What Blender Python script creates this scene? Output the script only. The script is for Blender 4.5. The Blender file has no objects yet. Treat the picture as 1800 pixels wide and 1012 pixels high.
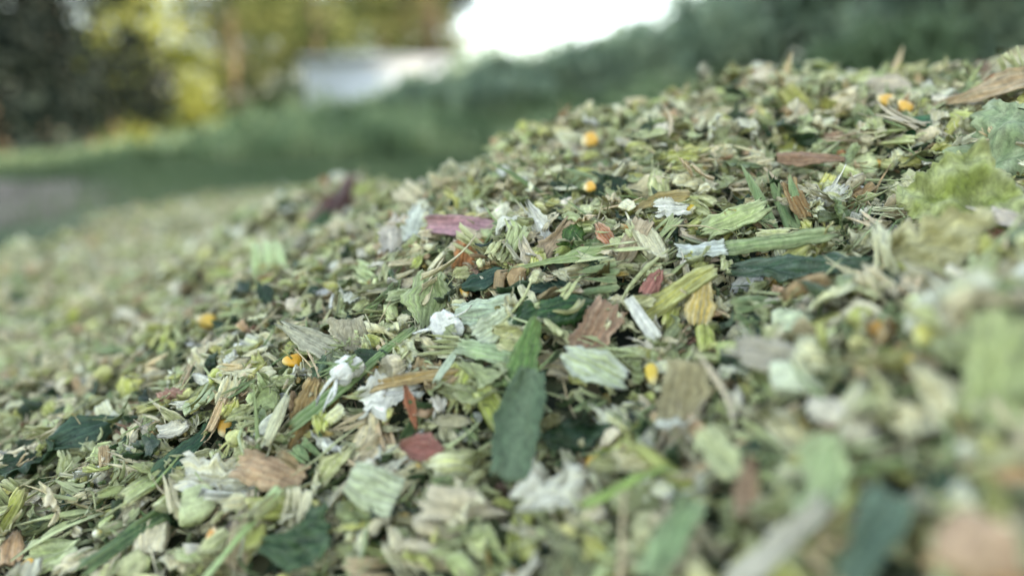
import bpy, math
import numpy as np
from mathutils import Vector

# ------------------------------------------------------------------ camera, sky, sun, exposure
scene = bpy.context.scene
COL = scene.collection
FPX = 1300.0                       # focal length in pixels of the 1800 px wide photograph
PITCH = math.atan(256.0 / FPX)
CP, SP = math.cos(PITCH), math.sin(PITCH)
cam_data = bpy.data.cameras.new('camera')
cam = bpy.data.objects.new('camera', cam_data)
COL.objects.link(cam)
cam.location = (0, 0, 0)
cam.rotation_euler = (math.pi / 2 - PITCH, 0, 0)
cam_data.sensor_width = 36.0
cam_data.lens = 26.0
cam_data.clip_start = 0.01
cam_data.clip_end = 2000.0
cam_data.dof.use_dof = True
cam_data.dof.focus_distance = 0.302
cam_data.dof.aperture_fstop = 3.0
scene.camera = cam

SUN_EL, SUN_AZ = math.radians(21), math.radians(78)      # azimuth clockwise from +Y: low on the right
world = bpy.data.worlds.new('World'); scene.world = world
world.use_nodes = True
wn = world.node_tree
sky = wn.nodes.new('ShaderNodeTexSky')
sky.sky_type = 'NISHITA'; sky.sun_disc = False
sky.sun_elevation = SUN_EL; sky.sun_rotation = SUN_AZ
sky.air_density = 1.0; sky.dust_density = 0.6; sky.ozone_density = 1.0
bg = wn.nodes['Background']; bg.inputs['Strength'].default_value = 0.15
wb = wn.nodes.new('ShaderNodeMix'); wb.data_type = 'RGBA'; wb.blend_type = 'MULTIPLY'; wb.inputs[0].default_value = 1.0
wb.inputs[7].default_value = (1.06, 1.0, 0.86, 1)          # white balance of the photograph
hs = wn.nodes.new('ShaderNodeHueSaturation'); hs.inputs['Saturation'].default_value = 0.7
wn.links.new(sky.outputs[0], hs.inputs['Color']); wn.links.new(hs.outputs[0], wb.inputs[6]); wn.links.new(wb.outputs[2], bg.inputs[0])
sd = bpy.data.lights.new('sun', 'SUN'); sd.energy = 2.4; sd.angle = math.radians(0.5); sd.color = (1.0, 0.86, 0.66)
sun = bpy.data.objects.new('sun', sd); COL.objects.link(sun)
sdir = Vector((math.sin(SUN_AZ) * math.cos(SUN_EL), math.cos(SUN_AZ) * math.cos(SUN_EL), math.sin(SUN_EL)))
sun.rotation_euler = sdir.to_track_quat('Z', 'Y').to_euler()
scene.view_settings.view_transform = 'Standard'
scene.view_settings.look = 'None'
scene.view_settings.gamma = 1.0
scene.view_settings.exposure = 2.28
scene.render.engine = 'CYCLES'

rng = np.random.default_rng(11)
FWD = np.array([0, CP, -SP]); UPV = np.array([0, SP, CP]); RGT = np.array([1.0, 0, 0])

def ray(px, py):
    return FWD + RGT * ((px - 900) / FPX) + UPV * ((506 - py) / FPX)

def at(px, py, d):
    return ray(px, py) * d

def project(p):
    p = np.asarray(p); d = p @ FWD
    dd = np.where(d < 1e-3, 1e-3, d)
    return 900 + FPX * p[..., 0] / dd, 506 - FPX * (p @ UPV) / dd, d

# ------------------------------------------------------------------ heap height field (thin plate through measured points)
ctrl = [at(*q) for q in [
    (900, 490, .30), (900, 1000, .21), (0, 1000, .268), (1500, 250, .36), (1200, 390, .31), (820, 312, .57), (900, 290, .57), (1000, 264, .57), (1060, 244, .57), (1150, 198, .56), (1260, 154, .54),
    (1450, 137, .52), (1600, 146, .46), (1700, 144, .40), (1800, 138, .36), (640, 312, .85), (0, 700, .50), (0, 600, .80), (1760, 640, .17), (1760, 960, .135),
    (1500, 480, .25), (1620, 330, .305), (1200, 750, .218), (1400, 900, .168), (900, 740, .248), (400, 750, .30), (500, 640, .32), (560, 430, .49),
    (400, 430, .95), (300, 560, .60), (100, 560, .90), (300, 480, .90), (700, 420, .40), (700, 900, .235), (300, 950, .255), (1300, 600, .255)]]
ctrl += [np.array(q) for q in [
    (0, -.2, -.22), (.3, -.15, -.14), (-.4, 0, -.22), (.55, .2, .06), (.6, .5, .02), (.33, .66, .005), (.1, .72, -.075), (-.02, .75, -.105), (.4, .85, -.02), (.15, .95, -.09),
    (-.05, 1.05, -.14), (.5, 1.3, -.17), (-.5, 1.3, -.195), (-1.0, .9, -.2), (-.75, .35, -.2), (-1.3, 1.6, -.205), (-1.3, .2, -.21),
    (1.0, .3, -.08), (1.0, 1.0, -.19), (0, 2.0, -.2), (-1.2, 3.2, -.2), (.8, 2.4, -.21), (1.4, -.3, -.22), (0, 3.5, -.2), (0, 0, -.15)]]
ctrl = np.array(ctrl)
def _U(r2): return np.where(r2 > 1e-12, r2 * np.log(np.maximum(r2, 1e-12)), 0)
_n = len(ctrl)
_K = _U(((ctrl[:, None, :2] - ctrl[None, :, :2]) ** 2).sum(-1)) + np.eye(_n) * 2e-4
_P = np.c_[np.ones(_n), ctrl[:, :2]]
_A = np.block([[_K, _P], [_P.T, np.zeros((3, 3))]])
_w = np.linalg.solve(_A, np.r_[ctrl[:, 2], 0, 0, 0])

def vnoise(x, y, s, seed):
    x = x / s; y = y / s
    xi = np.floor(x).astype(int); yi = np.floor(y).astype(int); fx = x - xi; fy = y - yi
    fx = fx * fx * (3 - 2 * fx); fy = fy * fy * (3 - 2 * fy)
    def h(a, b):
        n = (a * 374761393 + b * 668265263 + seed * 982451653) & 0x7fffffff
        n = ((n ^ (n >> 13)) * 1274126177) & 0x7fffffff
        return ((n ^ (n >> 16)) & 0xffff) / 65535.0
    return (h(xi, yi) * (1 - fx) + h(xi + 1, yi) * fx) * (1 - fy) + (h(xi, yi + 1) * (1 - fx) + h(xi + 1, yi + 1) * fx) * fy - .5

def heap_z(x, y, bumps=True):
    x = np.asarray(x, float); y = np.asarray(y, float)
    sh = x.shape; x = x.ravel(); y = y.ravel()
    z = np.empty_like(x)
    for i in range(0, len(x), 20000):
        a = x[i:i + 20000]; b = y[i:i + 20000]
        r2 = (a[:, None] - ctrl[None, :, 0]) ** 2 + (b[:, None] - ctrl[None, :, 1]) ** 2
        z[i:i + 20000] = _U(r2) @ _w[:_n] + _w[_n] + _w[_n + 1] * a + _w[_n + 2] * b
    if bumps:
        z += vnoise(x, y, .045, 1) * .016 + vnoise(x, y, .019, 2) * .011 + vnoise(x, y, .15, 5) * .008
    return z.reshape(sh)

def heap_normal(x, y):
    e = .012
    gx = (heap_z(x + e, y, False) - heap_z(x - e, y, False)) / (2 * e)
    gy = (heap_z(x, y + e, False) - heap_z(x, y - e, False)) / (2 * e)
    n = np.stack([-gx, -gy, np.ones_like(gx)], -1)
    return n / np.linalg.norm(n, axis=-1, keepdims=True)

def hit(px, py):
    r = ray(px, py); t = np.linspace(.06, 4, 4000)
    p = r[None] * t[:, None]
    below = p[:, 2] < heap_z(p[:, 0], p[:, 1], False)
    i = int(np.argmax(below))
    return t[i] if below[i] else .5

# ------------------------------------------------------------------ material helpers
def mat(name):
    m = bpy.data.materials.new(name); m.use_nodes = True
    nt = m.node_tree; nt.nodes.clear()
    out = nt.nodes.new('ShaderNodeOutputMaterial')
    b = nt.nodes.new('ShaderNodeBsdfPrincipled'); nt.links.new(b.outputs[0], out.inputs[0])
    return m, nt, b, out

def N(nt, typ, **kw):
    n = nt.nodes.new(typ)
    for k, v in kw.items():
        if k in n.bl_rna.properties: setattr(n, k, v)
        else: n.inputs[k].default_value = v
    return n

def ramp(nt, fac, stops):
    r = nt.nodes.new('ShaderNodeValToRGB'); nt.links.new(fac, r.inputs[0])
    e = r.color_ramp.elements
    while len(e) < len(stops): e.new(.5)
    for k, (p, c) in enumerate(stops):
        e[k].position = p; e[k].color = (c, c, c, 1) if isinstance(c, (int, float)) else (*c, 1)
    return r.outputs[0]

def mixc(nt, fac, a, b, mode='MIX'):
    m = nt.nodes.new('ShaderNodeMix'); m.data_type = 'RGBA'; m.blend_type = mode
    for s, v in ((0, fac), (6, a), (7, b)):
        if hasattr(v, 'node'): nt.links.new(v, m.inputs[s])
        else: m.inputs[s].default_value = v if not isinstance(v, tuple) else (*v, 1)[:4]
    return m.outputs[2]

def piece_mat(name, rough=.5, transl=0.0, stripe=.5, stripe_w=1100, bump=.0003, spec=.4, mottle=.4, sss=0.0):
    m, nt, b, out = mat(name)
    col = N(nt, 'ShaderNodeAttribute', attribute_name='Col')
    fib = N(nt, 'ShaderNodeAttribute', attribute_name='fib')
    def coords(sx, sy, sz):
        mp = N(nt, 'ShaderNodeMapping'); mp.inputs['Scale'].default_value = (sx, sy, sz)
        nt.links.new(fib.outputs['Vector'], mp.inputs['Vector']); return mp.outputs[0]
    n1 = N(nt, 'ShaderNodeTexNoise', Scale=1.0, Detail=3.0, Roughness=.6)
    nt.links.new(coords(90, stripe_w, 40), n1.inputs['Vector'])
    n2 = N(nt, 'ShaderNodeTexNoise', Scale=1.0, Detail=4.0, Roughness=.65)
    nt.links.new(coords(420, 420, 31), n2.inputs['Vector'])
    n3 = N(nt, 'ShaderNodeTexNoise', Scale=1.0, Detail=2.0)
    nt.links.new(coords(1800, 1800, 17), n3.inputs['Vector'])
    s1 = ramp(nt, n1.outputs[0], [(.3, 1 - stripe), (.7, 1 + stripe * .6)])
    s2 = ramp(nt, n2.outputs[0], [(.3, 1 - mottle), (.65, 1 + mottle * .35)])
    c = mixc(nt, 1.0, col.outputs['Color'], s1, 'MULTIPLY')
    c = mixc(nt, 1.0, c, s2, 'MULTIPLY')
    # torn dry specks and pale dust of starch lying on the pieces
    dust = ramp(nt, n3.outputs[0], [(.66, 0.0), (.74, .55)])
    c = mixc(nt, dust, c, (.55, .58, .42))
    nt.links.new(c, b.inputs['Base Color'])
    rr = ramp(nt, n2.outputs[0], [(.3, rough - .12), (.7, rough + .15)])
    nt.links.new(rr, b.inputs['Roughness'])
    b.inputs['Specular IOR Level'].default_value = spec
    if sss:
        b.inputs['Subsurface Weight'].default_value = sss
        b.inputs['Subsurface Radius'].default_value = (1, .8, .4); b.inputs['Subsurface Scale'].default_value = .0015
    add = N(nt, 'ShaderNodeMath', operation='ADD')
    nt.links.new(n1.outputs[0], add.inputs[0])
    nt.links.new(n2.outputs[0], add.inputs[1])
    bp = N(nt, 'ShaderNodeBump', Strength=.9, Distance=bump)
    nt.links.new(add.outputs[0], bp.inputs['Height']); nt.links.new(bp.outputs[0], b.inputs['Normal'])
    if transl:
        t = N(nt, 'ShaderNodeBsdfTranslucent'); nt.links.new(c, t.inputs[0]); nt.links.new(bp.outputs[0], t.inputs['Normal'])
        mx = N(nt, 'ShaderNodeMixShader'); mx.inputs[0].default_value = transl
        nt.links.new(b.outputs[0], mx.inputs[1]); nt.links.new(t.outputs[0], mx.inputs[2]); nt.links.new(mx.outputs[0], out.inputs[0])
    return m

M = {}
M['leaf'] = piece_mat('maize_leaf', .36, .22, .5, 1100, .0004, .45, .5)
M['husk'] = piece_mat('maize_husk', .6, .18, .45, 900, .0006, .3, .35)
M['pith'] = piece_mat('stalk_pith', .75, 0, .32, 900, .0014, .2, .35, .1)
M['soft'] = piece_mat('soft_leaf', .5, .2, .12, 300, .0005, .35, .5)
M['kernel'] = piece_mat('maize_kernel', .35, 0, .06, 500, .00015, .5, .15, .2)
M['fibre'] = piece_mat('stalk_fibre', .55, .1, .25, 3000, .0003, .35, .3)

def simple_mat(name, c1, c2, scale, rough=.8, transl=0, bump=0, c3=None, detail=4):
    m, nt, b, out = mat(name)
    tc = N(nt, 'ShaderNodeTexCoord'); n = N(nt, 'ShaderNodeTexNoise', Scale=scale, Detail=detail)
    nt.links.new(tc.outputs['Object'], n.inputs['Vector'])
    st = [(.35, c1), (.65, c2)] if c3 is None else [(.3, c1), (.5, c2), (.7, c3)]
    c = ramp(nt, n.outputs[0], st)
    nt.links.new(c, b.inputs['Base Color']); b.inputs['Roughness'].default_value = rough
    b.inputs['Specular IOR Level'].default_value = .25
    if bump:
        bp = N(nt, 'ShaderNodeBump', Strength=1.0, Distance=bump)
        nt.links.new(n.outputs[0], bp.inputs['Height']); nt.links.new(bp.outputs[0], b.inputs['Normal'])
    if transl:
        t = N(nt, 'ShaderNodeBsdfTranslucent'); nt.links.new(c, t.inputs[0])
        mx = N(nt, 'ShaderNodeMixShader'); mx.inputs[0].default_value = transl
        nt.links.new(b.outputs[0], mx.inputs[1]); nt.links.new(t.outputs[0], mx.inputs[2]); nt.links.new(mx.outputs[0], out.inputs[0])
    return m

# ------------------------------------------------------------------ mesh helpers
def quad_mesh(name, V, F, m, C=None, B=None, smooth=True):
    me = bpy.data.meshes.new(name)
    V = np.ascontiguousarray(V, np.float32); F = np.ascontiguousarray(F, np.int32)
    me.vertices.add(len(V)); me.vertices.foreach_set('co', V.ravel())
    me.loops.add(F.size); me.loops.foreach_set('vertex_index', F.ravel())
    me.polygons.add(len(F)); me.polygons.foreach_set('loop_start', np.arange(0, F.size, 4, dtype=np.int32))
    me.update(calc_edges=True)
    if smooth: me.shade_smooth()
    if C is not None:
        a = me.attributes.new('Col', 'FLOAT_COLOR', 'POINT')
        a.data.foreach_set('color', np.c_[C, np.ones(len(C))].astype(np.float32).ravel())
    if B is not None:
        a = me.attributes.new('fib', 'FLOAT_VECTOR', 'POINT'); a.data.foreach_set('vector', B.astype(np.float32).ravel())
    me.materials.append(m)
    return me

def add_obj(name, me, parent=None, loc=None):
    o = bpy.data.objects.new(name, me); COL.objects.link(o)
    if parent is not None: o.parent = parent
    if loc is not None: o.location = loc
    return o

def tag(o, label=None, cat=None, group=None, kind=None):
    if label: o['label'] = label
    if cat: o['category'] = cat
    if group: o['group'] = group
    if kind: o['kind'] = kind
    return o

def empty(name, loc): 
    o = bpy.data.objects.new(name, None); COL.objects.link(o); o.location = loc; o.empty_display_size = .01
    return o

class MB:
    """collects quads"""
    def __init__(s): s.V = []; s.F = []; s.n = 0
    def add(s, V, F):
        s.V.append(np.asarray(V, float)); s.F.append(np.asarray(F, int) + s.n); s.n += len(V)
    def box(s, a, b):
        x0, y0, z0 = a; x1, y1, z1 = b
        s.add([(x0,y0,z0),(x1,y0,z0),(x1,y1,z0),(x0,y1,z0),(x0,y0,z1),(x1,y0,z1),(x1,y1,z1),(x0,y1,z1)],
              [(0,3,2,1),(4,5,6,7),(0,1,5,4),(1,2,6,5),(2,3,7,6),(3,0,4,7)])
    def tube(s, pts, rad, k=7):
        pts = np.asarray(pts, float); T = np.gradient(pts, axis=0); T /= np.linalg.norm(T, axis=1, keepdims=True)
        ref = np.array([.3, .9, .2]) if abs(T[0] @ np.array([.3, .9, .2])) < .85 else np.array([1, 0, 0.])
        A = np.cross(T, ref); A /= np.linalg.norm(A, axis=1, keepdims=True); Bv = np.cross(T, A)
        th = np.arange(k) * 2 * math.pi / k
        V = pts[:, None] + (A[:, None] * np.cos(th)[None, :, None] + Bv[:, None] * np.sin(th)[None, :, None]) * np.asarray(rad)[:, None, None]
        n = len(pts); F = [(i*k+j, i*k+(j+1)%k, (i+1)*k+(j+1)%k, (i+1)*k+j) for i in range(n-1) for j in range(k)]
        s.add(V.reshape(-1, 3), F)
    def mesh(s, name, m, origin=(0,0,0), smooth=False):
        return quad_mesh(name, np.concatenate(s.V) - np.asarray(origin), np.concatenate(s.F), m, smooth=smooth)

def leaf_quads(P, size, r, up=0.3, aspect=.6):
    """one small bent leaf (two quads) per point"""
    n = len(P); size = np.broadcast_to(size, (n,))
    a = r.normal(size=(n, 3)); a /= np.linalg.norm(a, axis=1, keepdims=True)
    b = r.normal(size=(n, 3)); b[:, 2] += up; b -= a * (a * b).sum(1, keepdims=True); b /= np.linalg.norm(b, axis=1, keepdims=True)
    c = np.cross(a, b)
    L = a * size[:, None]; W = b * (size * aspect)[:, None]; D = c * (size * .2)[:, None]
    V = np.stack([P - L * .5, P - W * .5 + D, P + W * .5 + D, P + L * .5 - L * .15 - W * .35, P + L * .5 + W * .2, ], 1)
    V = np.stack([P - L * .5, P - W * .5 + D, P + L * .5, P + W * .5 + D], 1).reshape(-1, 3)
    F = np.arange(n * 4).reshape(n, 4)
    return V, F

# ------------------------------------------------------------------ templates of chopped pieces: V, F, w (0..1 colour weight), fib
def grid_faces(nu, nv, off=0, closed=False, flip=False):
    i, j = np.meshgrid(np.arange(nu - 1), np.arange(nv if closed else nv - 1), indexing='ij')
    i = i.ravel(); j = j.ravel(); j2 = (j + 1) % nv
    q = np.stack([i * nv + j, (i + 1) * nv + j, (i + 1) * nv + j2, i * nv + j2], 1)
    if flip: q = q[:, ::-1]
    return q + off

def smooth_noise(r, n, k):
    x = np.linspace(0, 1, n); xp = np.linspace(0, 1, k); return np.interp(x, xp, r.uniform(-1, 1, k))

def sheet(r, L=1, W=.5, nu=12, nv=9, taper0=1, taper1=1, curlL=0, curlW=0, twist=0, rib_n=0, rib_a=0, jag=.1, thick=.02,
          wob=.05, side=.1, prof=None, skew=0, crumple=0):
    s = np.linspace(-.5, .5, nu); t = np.linspace(-.5, .5, nv)
    S, T = np.meshgrid(s, t, indexing='ij')
    w = np.interp(s, [-.5, -.2, .2, .5], [taper0, 1, 1, taper1]) if prof is None else np.interp(s, np.linspace(-.5, .5, len(prof)), prof)
    wl = w * (1 + side * smooth_noise(r, nu, max(3, nu // 2))); wr = w * (1 + side * smooth_noise(r, nu, max(3, nu // 2)))
    if prof is None and nu > 5:      # corners cut off and edges torn
        for ww in (wl, wr):
            if r.random() < .45: continue
            c0 = r.uniform(-.5, .5); sl = r.uniform(.8, 2.6); ww *= np.clip(1.25 - np.maximum(0, (s - c0) * r.choice([-1, 1])) * sl, .35, 1)
    wl = wl * (1 + side * .5 * r.uniform(-1, 1, nu)); wr = wr * (1 + side * .5 * r.uniform(-1, 1, nu))
    Y = T * np.where(T < 0, wl[:, None], wr[:, None]) * W
    e0 = r.uniform(-1, .35, nv) * jag; e1 = r.uniform(-.35, 1, nv) * jag
    X = (S + np.where(S < 0, e0[None], e1[None]) * np.abs(2 * S) ** 3) * L + skew * T * W
    Z = rib_a * np.cos(2 * math.pi * rib_n * T + r.uniform(0, 6)) * W
    for k in range(3):
        fx, fy = r.uniform(2, 6, 2); ph = r.uniform(0, 6, 2)
        Z = Z + wob * W * np.sin(fx * S + ph[0]) * np.sin(fy * T * 1.5 + ph[1])
    if crumple:
        for k in range(5):
            fx, fy = r.uniform(6, 18, 2); ph = r.uniform(0, 6, 2)
            Z = Z + crumple * W * np.sin(fx * S + ph[0] + 2 * T) * np.sin(fy * T + ph[1])
    if twist:
        a = twist * S; Y, Z = Y * np.cos(a) - Z * np.sin(a), Y * np.sin(a) + Z * np.cos(a)
    if abs(curlW) > .01:
        R = W / curlW; a = Y / R; Y = (R - Z) * np.sin(a); Z = R - (R - Z) * np.cos(a)
    if abs(curlL) > .01:
        R = L / curlL; a = X / R; X = (R - Z) * np.sin(a); Z = R - (R - Z) * np.cos(a)
    P = np.stack([X, Y, Z], -1)
    du = np.gradient(P, axis=0); dv = np.gradient(P, axis=1); nn = np.cross(du, dv); nn /= np.linalg.norm(nn, axis=-1, keepdims=True) + 1e-9
    th = thick * (1 - .6 * np.abs(2 * T) ** 4)[..., None]
    V = np.concatenate([(P + nn * th / 2).reshape(-1, 3), (P - nn * th / 2).reshape(-1, 3)])
    n = nu * nv
    F = [grid_faces(nu, nv), grid_faces(nu, nv, n, flip=True)]
    b = np.concatenate([np.arange(nv), np.arange(1, nu) * nv + nv - 1, (nu - 1) * nv + np.arange(nv - 2, -1, -1), np.arange(nu - 2, 0, -1) * nv])
    b2 = np.roll(b, -1); F.append(np.stack([b, b2, b2 + n, b + n], 1))
    wgt = np.clip(np.abs(2 * T) ** 3 * .4 + np.abs(2 * S) ** 4 * .5 + r.uniform(-.2, .2, S.shape) + (.45 * np.cos(2 * math.pi * rib_n * T) if rib_n else 0), -.5, 1.2).ravel()
    fib = np.stack([S * L, T * W, np.zeros_like(S)], -1).reshape(-1, 3)
    return V, np.concatenate(F), np.concatenate([wgt, wgt + .1]), np.concatenate([fib, fib + [0, .5, 0]])

def chunk(r, L=1, W=.5, H=.4, nu=10, nv=12, rough=.08, cut=1.0, ridges=0, bend=0, taper=0, facets=6):
    s = np.linspace(-1, 1, nu); th = np.arange(nv) * 2 * math.pi / nv
    S, TH = np.meshgrid(s, th, indexing='ij')
    rad = (1 - np.abs(S) ** (2 + 6 * cut)) ** .5 * (1 - taper * S)
    sq = 1 / (np.abs(np.cos(TH)) ** 3 + np.abs(np.sin(TH)) ** 3) ** (1 / 3)
    X = S * L / 2; m = np.zeros_like(S)
    for k in range(4):
        fx = r.uniform(1, 6); kk = r.integers(1, 5); ph = r.uniform(0, 6, 2)
        m = m + np.sin(fx * S + ph[0]) * np.cos(kk * TH + ph[1]) * rough
    m = m + r.uniform(-1, 1, S.shape) * rough * .7
    if ridges: m = m + .07 * np.cos(ridges * TH)
    R = np.maximum(rad * sq * (1 + m), .03)
    Y = R * np.cos(TH) * W / 2; Z = R * np.sin(TH) * H / 2 + bend * S ** 2 * L
    X = X + r.uniform(-1, 1, S.shape) * rough * L * .1
    X[0] = X[1] - .02 * L + r.uniform(-.03, .03, nv) * L; X[-1] = X[-2] + .02 * L + r.uniform(-.03, .03, nv) * L
    V = np.stack([X, Y, Z], -1).reshape(-1, 3)
    for k in range(facets):       # flat knife cuts
        q = r.normal(size=3); q /= np.linalg.norm(q); h = (np.abs(q) @ np.array([L, W, H]) / 2) * r.uniform(.38, .7)
        e = V @ q - h; V = V - np.maximum(e, 0)[:, None] * q
    F = grid_faces(nu, nv, closed=True, flip=True)
    w = np.clip(np.abs(S) ** 6 + (np.sin(TH) > .2) * .5 + r.uniform(-.15, .15, S.shape), 0, 1).ravel()
    fib = np.stack([X, TH * W / 4, S * 0], -1).reshape(-1, 3)
    return V, F, w, fib

def kernel(r, L=.009, W=.0075, H=.0048, nu=12, nv=14, broken=False):
    s = np.linspace(-1, 1, nu); th = np.arange(nv) * 2 * math.pi / nv
    S, TH = np.meshgrid(s, th, indexing='ij')
    rad = (1 - np.abs(S) ** 3) ** .5 * (1 + .28 * S)
    if broken: rad = np.where(S > .25, np.minimum(rad, .9), rad)
    R = np.maximum(rad * (1 + r.uniform(-.03, .03, S.shape) + .05 * np.sin(3 * TH + r.uniform(0, 6)) + .06 * np.sin(2.5 * S + r.uniform(0, 6))), .02)
    X = S * L / 2
    dent = .12 * np.exp(-((1 - S) / .25) ** 2)
    if broken: X = np.minimum(X, L * .22 + r.uniform(-.06, .06, S.shape) * L)
    Y = R * np.cos(TH) * W / 2; Z = R * np.sin(TH) * H / 2 * (1 - dent)
    V = np.stack([X, Y, Z], -1).reshape(-1, 3)
    w = np.clip((-S - .2) * 1.5 + .25 * np.sin(2 * TH + r.uniform(0, 6)) * (S < .4), 0, 1)
    if broken: w = np.maximum(w, (S > .25) * .95)
    fib = np.stack([X, TH * W / 4, S * 0], -1).reshape(-1, 3)
    return V, grid_faces(nu, nv, closed=True, flip=True), w.ravel(), fib

def fibre(r, L=.03, rad=.0006, nu=9, nv=5, bend=.3):
    s = np.linspace(-.5, .5, nu); th = np.arange(nv) * 2 * math.pi / nv
    cy = bend * L * (s ** 2) * r.uniform(-1, 1) + L * .05 * smooth_noise(r, nu, 4); cz = bend * L * s ** 2 * r.uniform(-1, 1) + L * .03 * smooth_noise(r, nu, 4)
    R = rad * (1.05 - 1.6 * np.abs(s)) * (1 + .25 * smooth_noise(r, nu, nu)); fl = r.uniform(.35, 1)
    V = np.stack([np.repeat(s * L, nv).reshape(nu, nv), cy[:, None] + R[:, None] * np.cos(th), cz[:, None] + R[:, None] * fl * np.sin(th)], -1).reshape(-1, 3)
    S = np.repeat(s, nv); fib = np.stack([S * L, np.tile(th, nu) * rad / 2, S * 0], -1)
    return V, grid_faces(nu, nv, closed=True, flip=True), np.abs(S) * 1.5, fib

def join(parts):
    V = []; F = []; w = []; B = []; n = 0
    for (v, f, a, b) in parts:
        V.append(v); F.append(f + n); w.append(a); B.append(b); n += len(v)
    return np.concatenate(V), np.concatenate(F), np.concatenate(w), np.concatenate(B)

def shred(r, L=.02, W=.008, n=6, nu=7):
    """a frayed piece: slivers that hold together at one end"""
    out = []
    for k in range(n):
        l = L * r.uniform(.6, 1.1)
        v, f, a, b = sheet(r, l, W / n * 1.5, nu, 3, 1, .15, r.uniform(-.7, .7), r.uniform(-.6, .6), r.uniform(-.6, .6), thick=.0004, jag=.15, wob=.15)
        v = v + [l / 2, 0, 0]; an = r.normal(0, .16) ; ez = r.normal(0, .16)
        c, s_ = math.cos(an), math.sin(an); v = v @ np.array([[c, s_, 0], [-s_, c, 0], [0, 0, 1]])
        c, s_ = math.cos(ez), math.sin(ez); v = v @ np.array([[c, 0, s_], [0, 1, 0], [-s_, 0, c]])
        v = v + [-L / 2, (k / (n - 1) - .5) * W, 0]
        b = b + [0, k * .01, 0]; out.append((v, f, a, b))
    return join(out)

def frayed(r, T, L, W):
    out = [T]
    for k in range(int(r.integers(2, 6))):
        l = L * r.uniform(.25, .7); sg = r.choice([-1, 1])
        v, f, a, b = sheet(r, l, W * r.uniform(.05, .13), 6, 3, 1, .2, r.normal(0, .8), r.normal(0, .4), r.normal(0, .8), thick=.0004, jag=.1, wob=.2)
        v = v + [l * .4, 0, 0]; an = r.normal(0, .35); ez = r.normal(0, .35)
        c, s_ = math.cos(an), math.sin(an); v = v @ np.array([[c, s_, 0], [-s_, c, 0], [0, 0, 1]])
        c, s_ = math.cos(ez), math.sin(ez); v = v @ np.array([[c, 0, s_], [0, 1, 0], [-s_, 0, c]])
        if sg < 0: v = v * [-1, -1, 1]
        # root it on the piece near that end
        V0 = T[0]; e = V0[np.argsort(-sg * V0[:, 0])[:max(6, len(V0) // 6)]]; v = v + e[r.integers(0, len(e))] - [sg * L * .06, 0, 0]
        out.append((v, f, np.clip(a + .3, 0, 1), b + [0, k * .01, 0]))
    return join(out)

def make_templates(kind, r, hi):
    T = []; q = 1 if hi else .5
    def g(n): return max(3, int(round(n * q)))
    nvar = 26 if hi else 12; L_ = W_ = .008
    for k in range(nvar):
        if kind == 'leaf_scrap':
            L_, W_ = r.uniform(.007, .015), r.uniform(.005, .010)
            T.append(sheet(r, L_, W_, g(13), g(10), r.uniform(.6, 1), r.uniform(.5, 1), r.normal(0, .9), r.normal(0, 1.0), r.normal(0, .7),
                           rib_n=r.uniform(4, 6), rib_a=.012, jag=r.uniform(.05, .25), thick=.00025, wob=r.uniform(.03, .1), side=.18, skew=r.uniform(-.5, .5), crumple=r.choice([0, .02, .05])))
        elif kind == 'husk_flake':
            L_, W_ = r.uniform(.006, .0135), r.uniform(.005, .010)
            T.append(sheet(r, L_, W_, g(13), g(14), r.uniform(.6, 1), r.uniform(.5, 1), r.normal(0, .9), r.normal(0, 1.1), r.normal(0, .6), crumple=r.choice([0, .03, .06]),
                           rib_n=r.integers(3, 6), rib_a=r.uniform(.01, .035), jag=r.uniform(.08, .3), thick=r.uniform(.0004, .0009), wob=r.uniform(.03, .1), side=.15, skew=r.uniform(-.5, .5)))
        elif kind == 'stalk_chip':
            L_, W_ = r.uniform(.008, .016), r.uniform(.004, .008)
            if k % 3 != 0:
                T.append(sheet(r, L_, W_, g(9), g(12), r.uniform(.7, 1), r.uniform(.5, 1), r.normal(0, .25), r.uniform(.2, 1.3), 0,
                               rib_n=5, rib_a=.03, jag=r.uniform(.04, .15), thick=r.uniform(.0012, .0022), wob=.03, side=.06, skew=r.uniform(-.3, .3)))
            else:
                T.append(chunk(r, r.uniform(.006, .014), r.uniform(.004, .008), r.uniform(.002, .006), g(11), g(14), r.uniform(.10, .2), r.uniform(.5, 1), ridges=r.choice([0, 6]), bend=r.uniform(-.1, .1)))
        elif kind == 'maize_kernel':
            T.append(kernel(r, r.uniform(.0055, .008), r.uniform(.0048, .0065), r.uniform(.0035, .0048), g(12), g(14), broken=k % 2 == 0))
        elif kind == 'stalk_fibre':
            T.append(fibre(r, r.uniform(.014, .04), r.uniform(.0003, .0009), g(10), 5 if hi else 3, r.uniform(0, .7)))
        elif kind == 'frayed_shred':
            T.append(shred(r, r.uniform(.009, .02), r.uniform(.004, .008), int(r.integers(4, 8)) if hi else 3, g(7)))
        elif kind == 'crumb':
            if k % 4 == 0: T.append(chunk(r, r.uniform(.0018, .0045), r.uniform(.0012, .0035), r.uniform(.001, .0025), g(6), g(7), .16, .4))
            else: T.append(sheet(r, r.uniform(.002, .006), r.uniform(.001, .003), g(5), g(5), .8, .4, r.normal(0, .8), r.normal(0, .8), 0, jag=.3, thick=.0003, wob=.1, side=.2))
        if hi and kind in ('husk_flake', 'stalk_chip', 'leaf_scrap') and r.random() < .7: T[-1] = frayed(r, T[-1], L_, W_)
    return T

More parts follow.
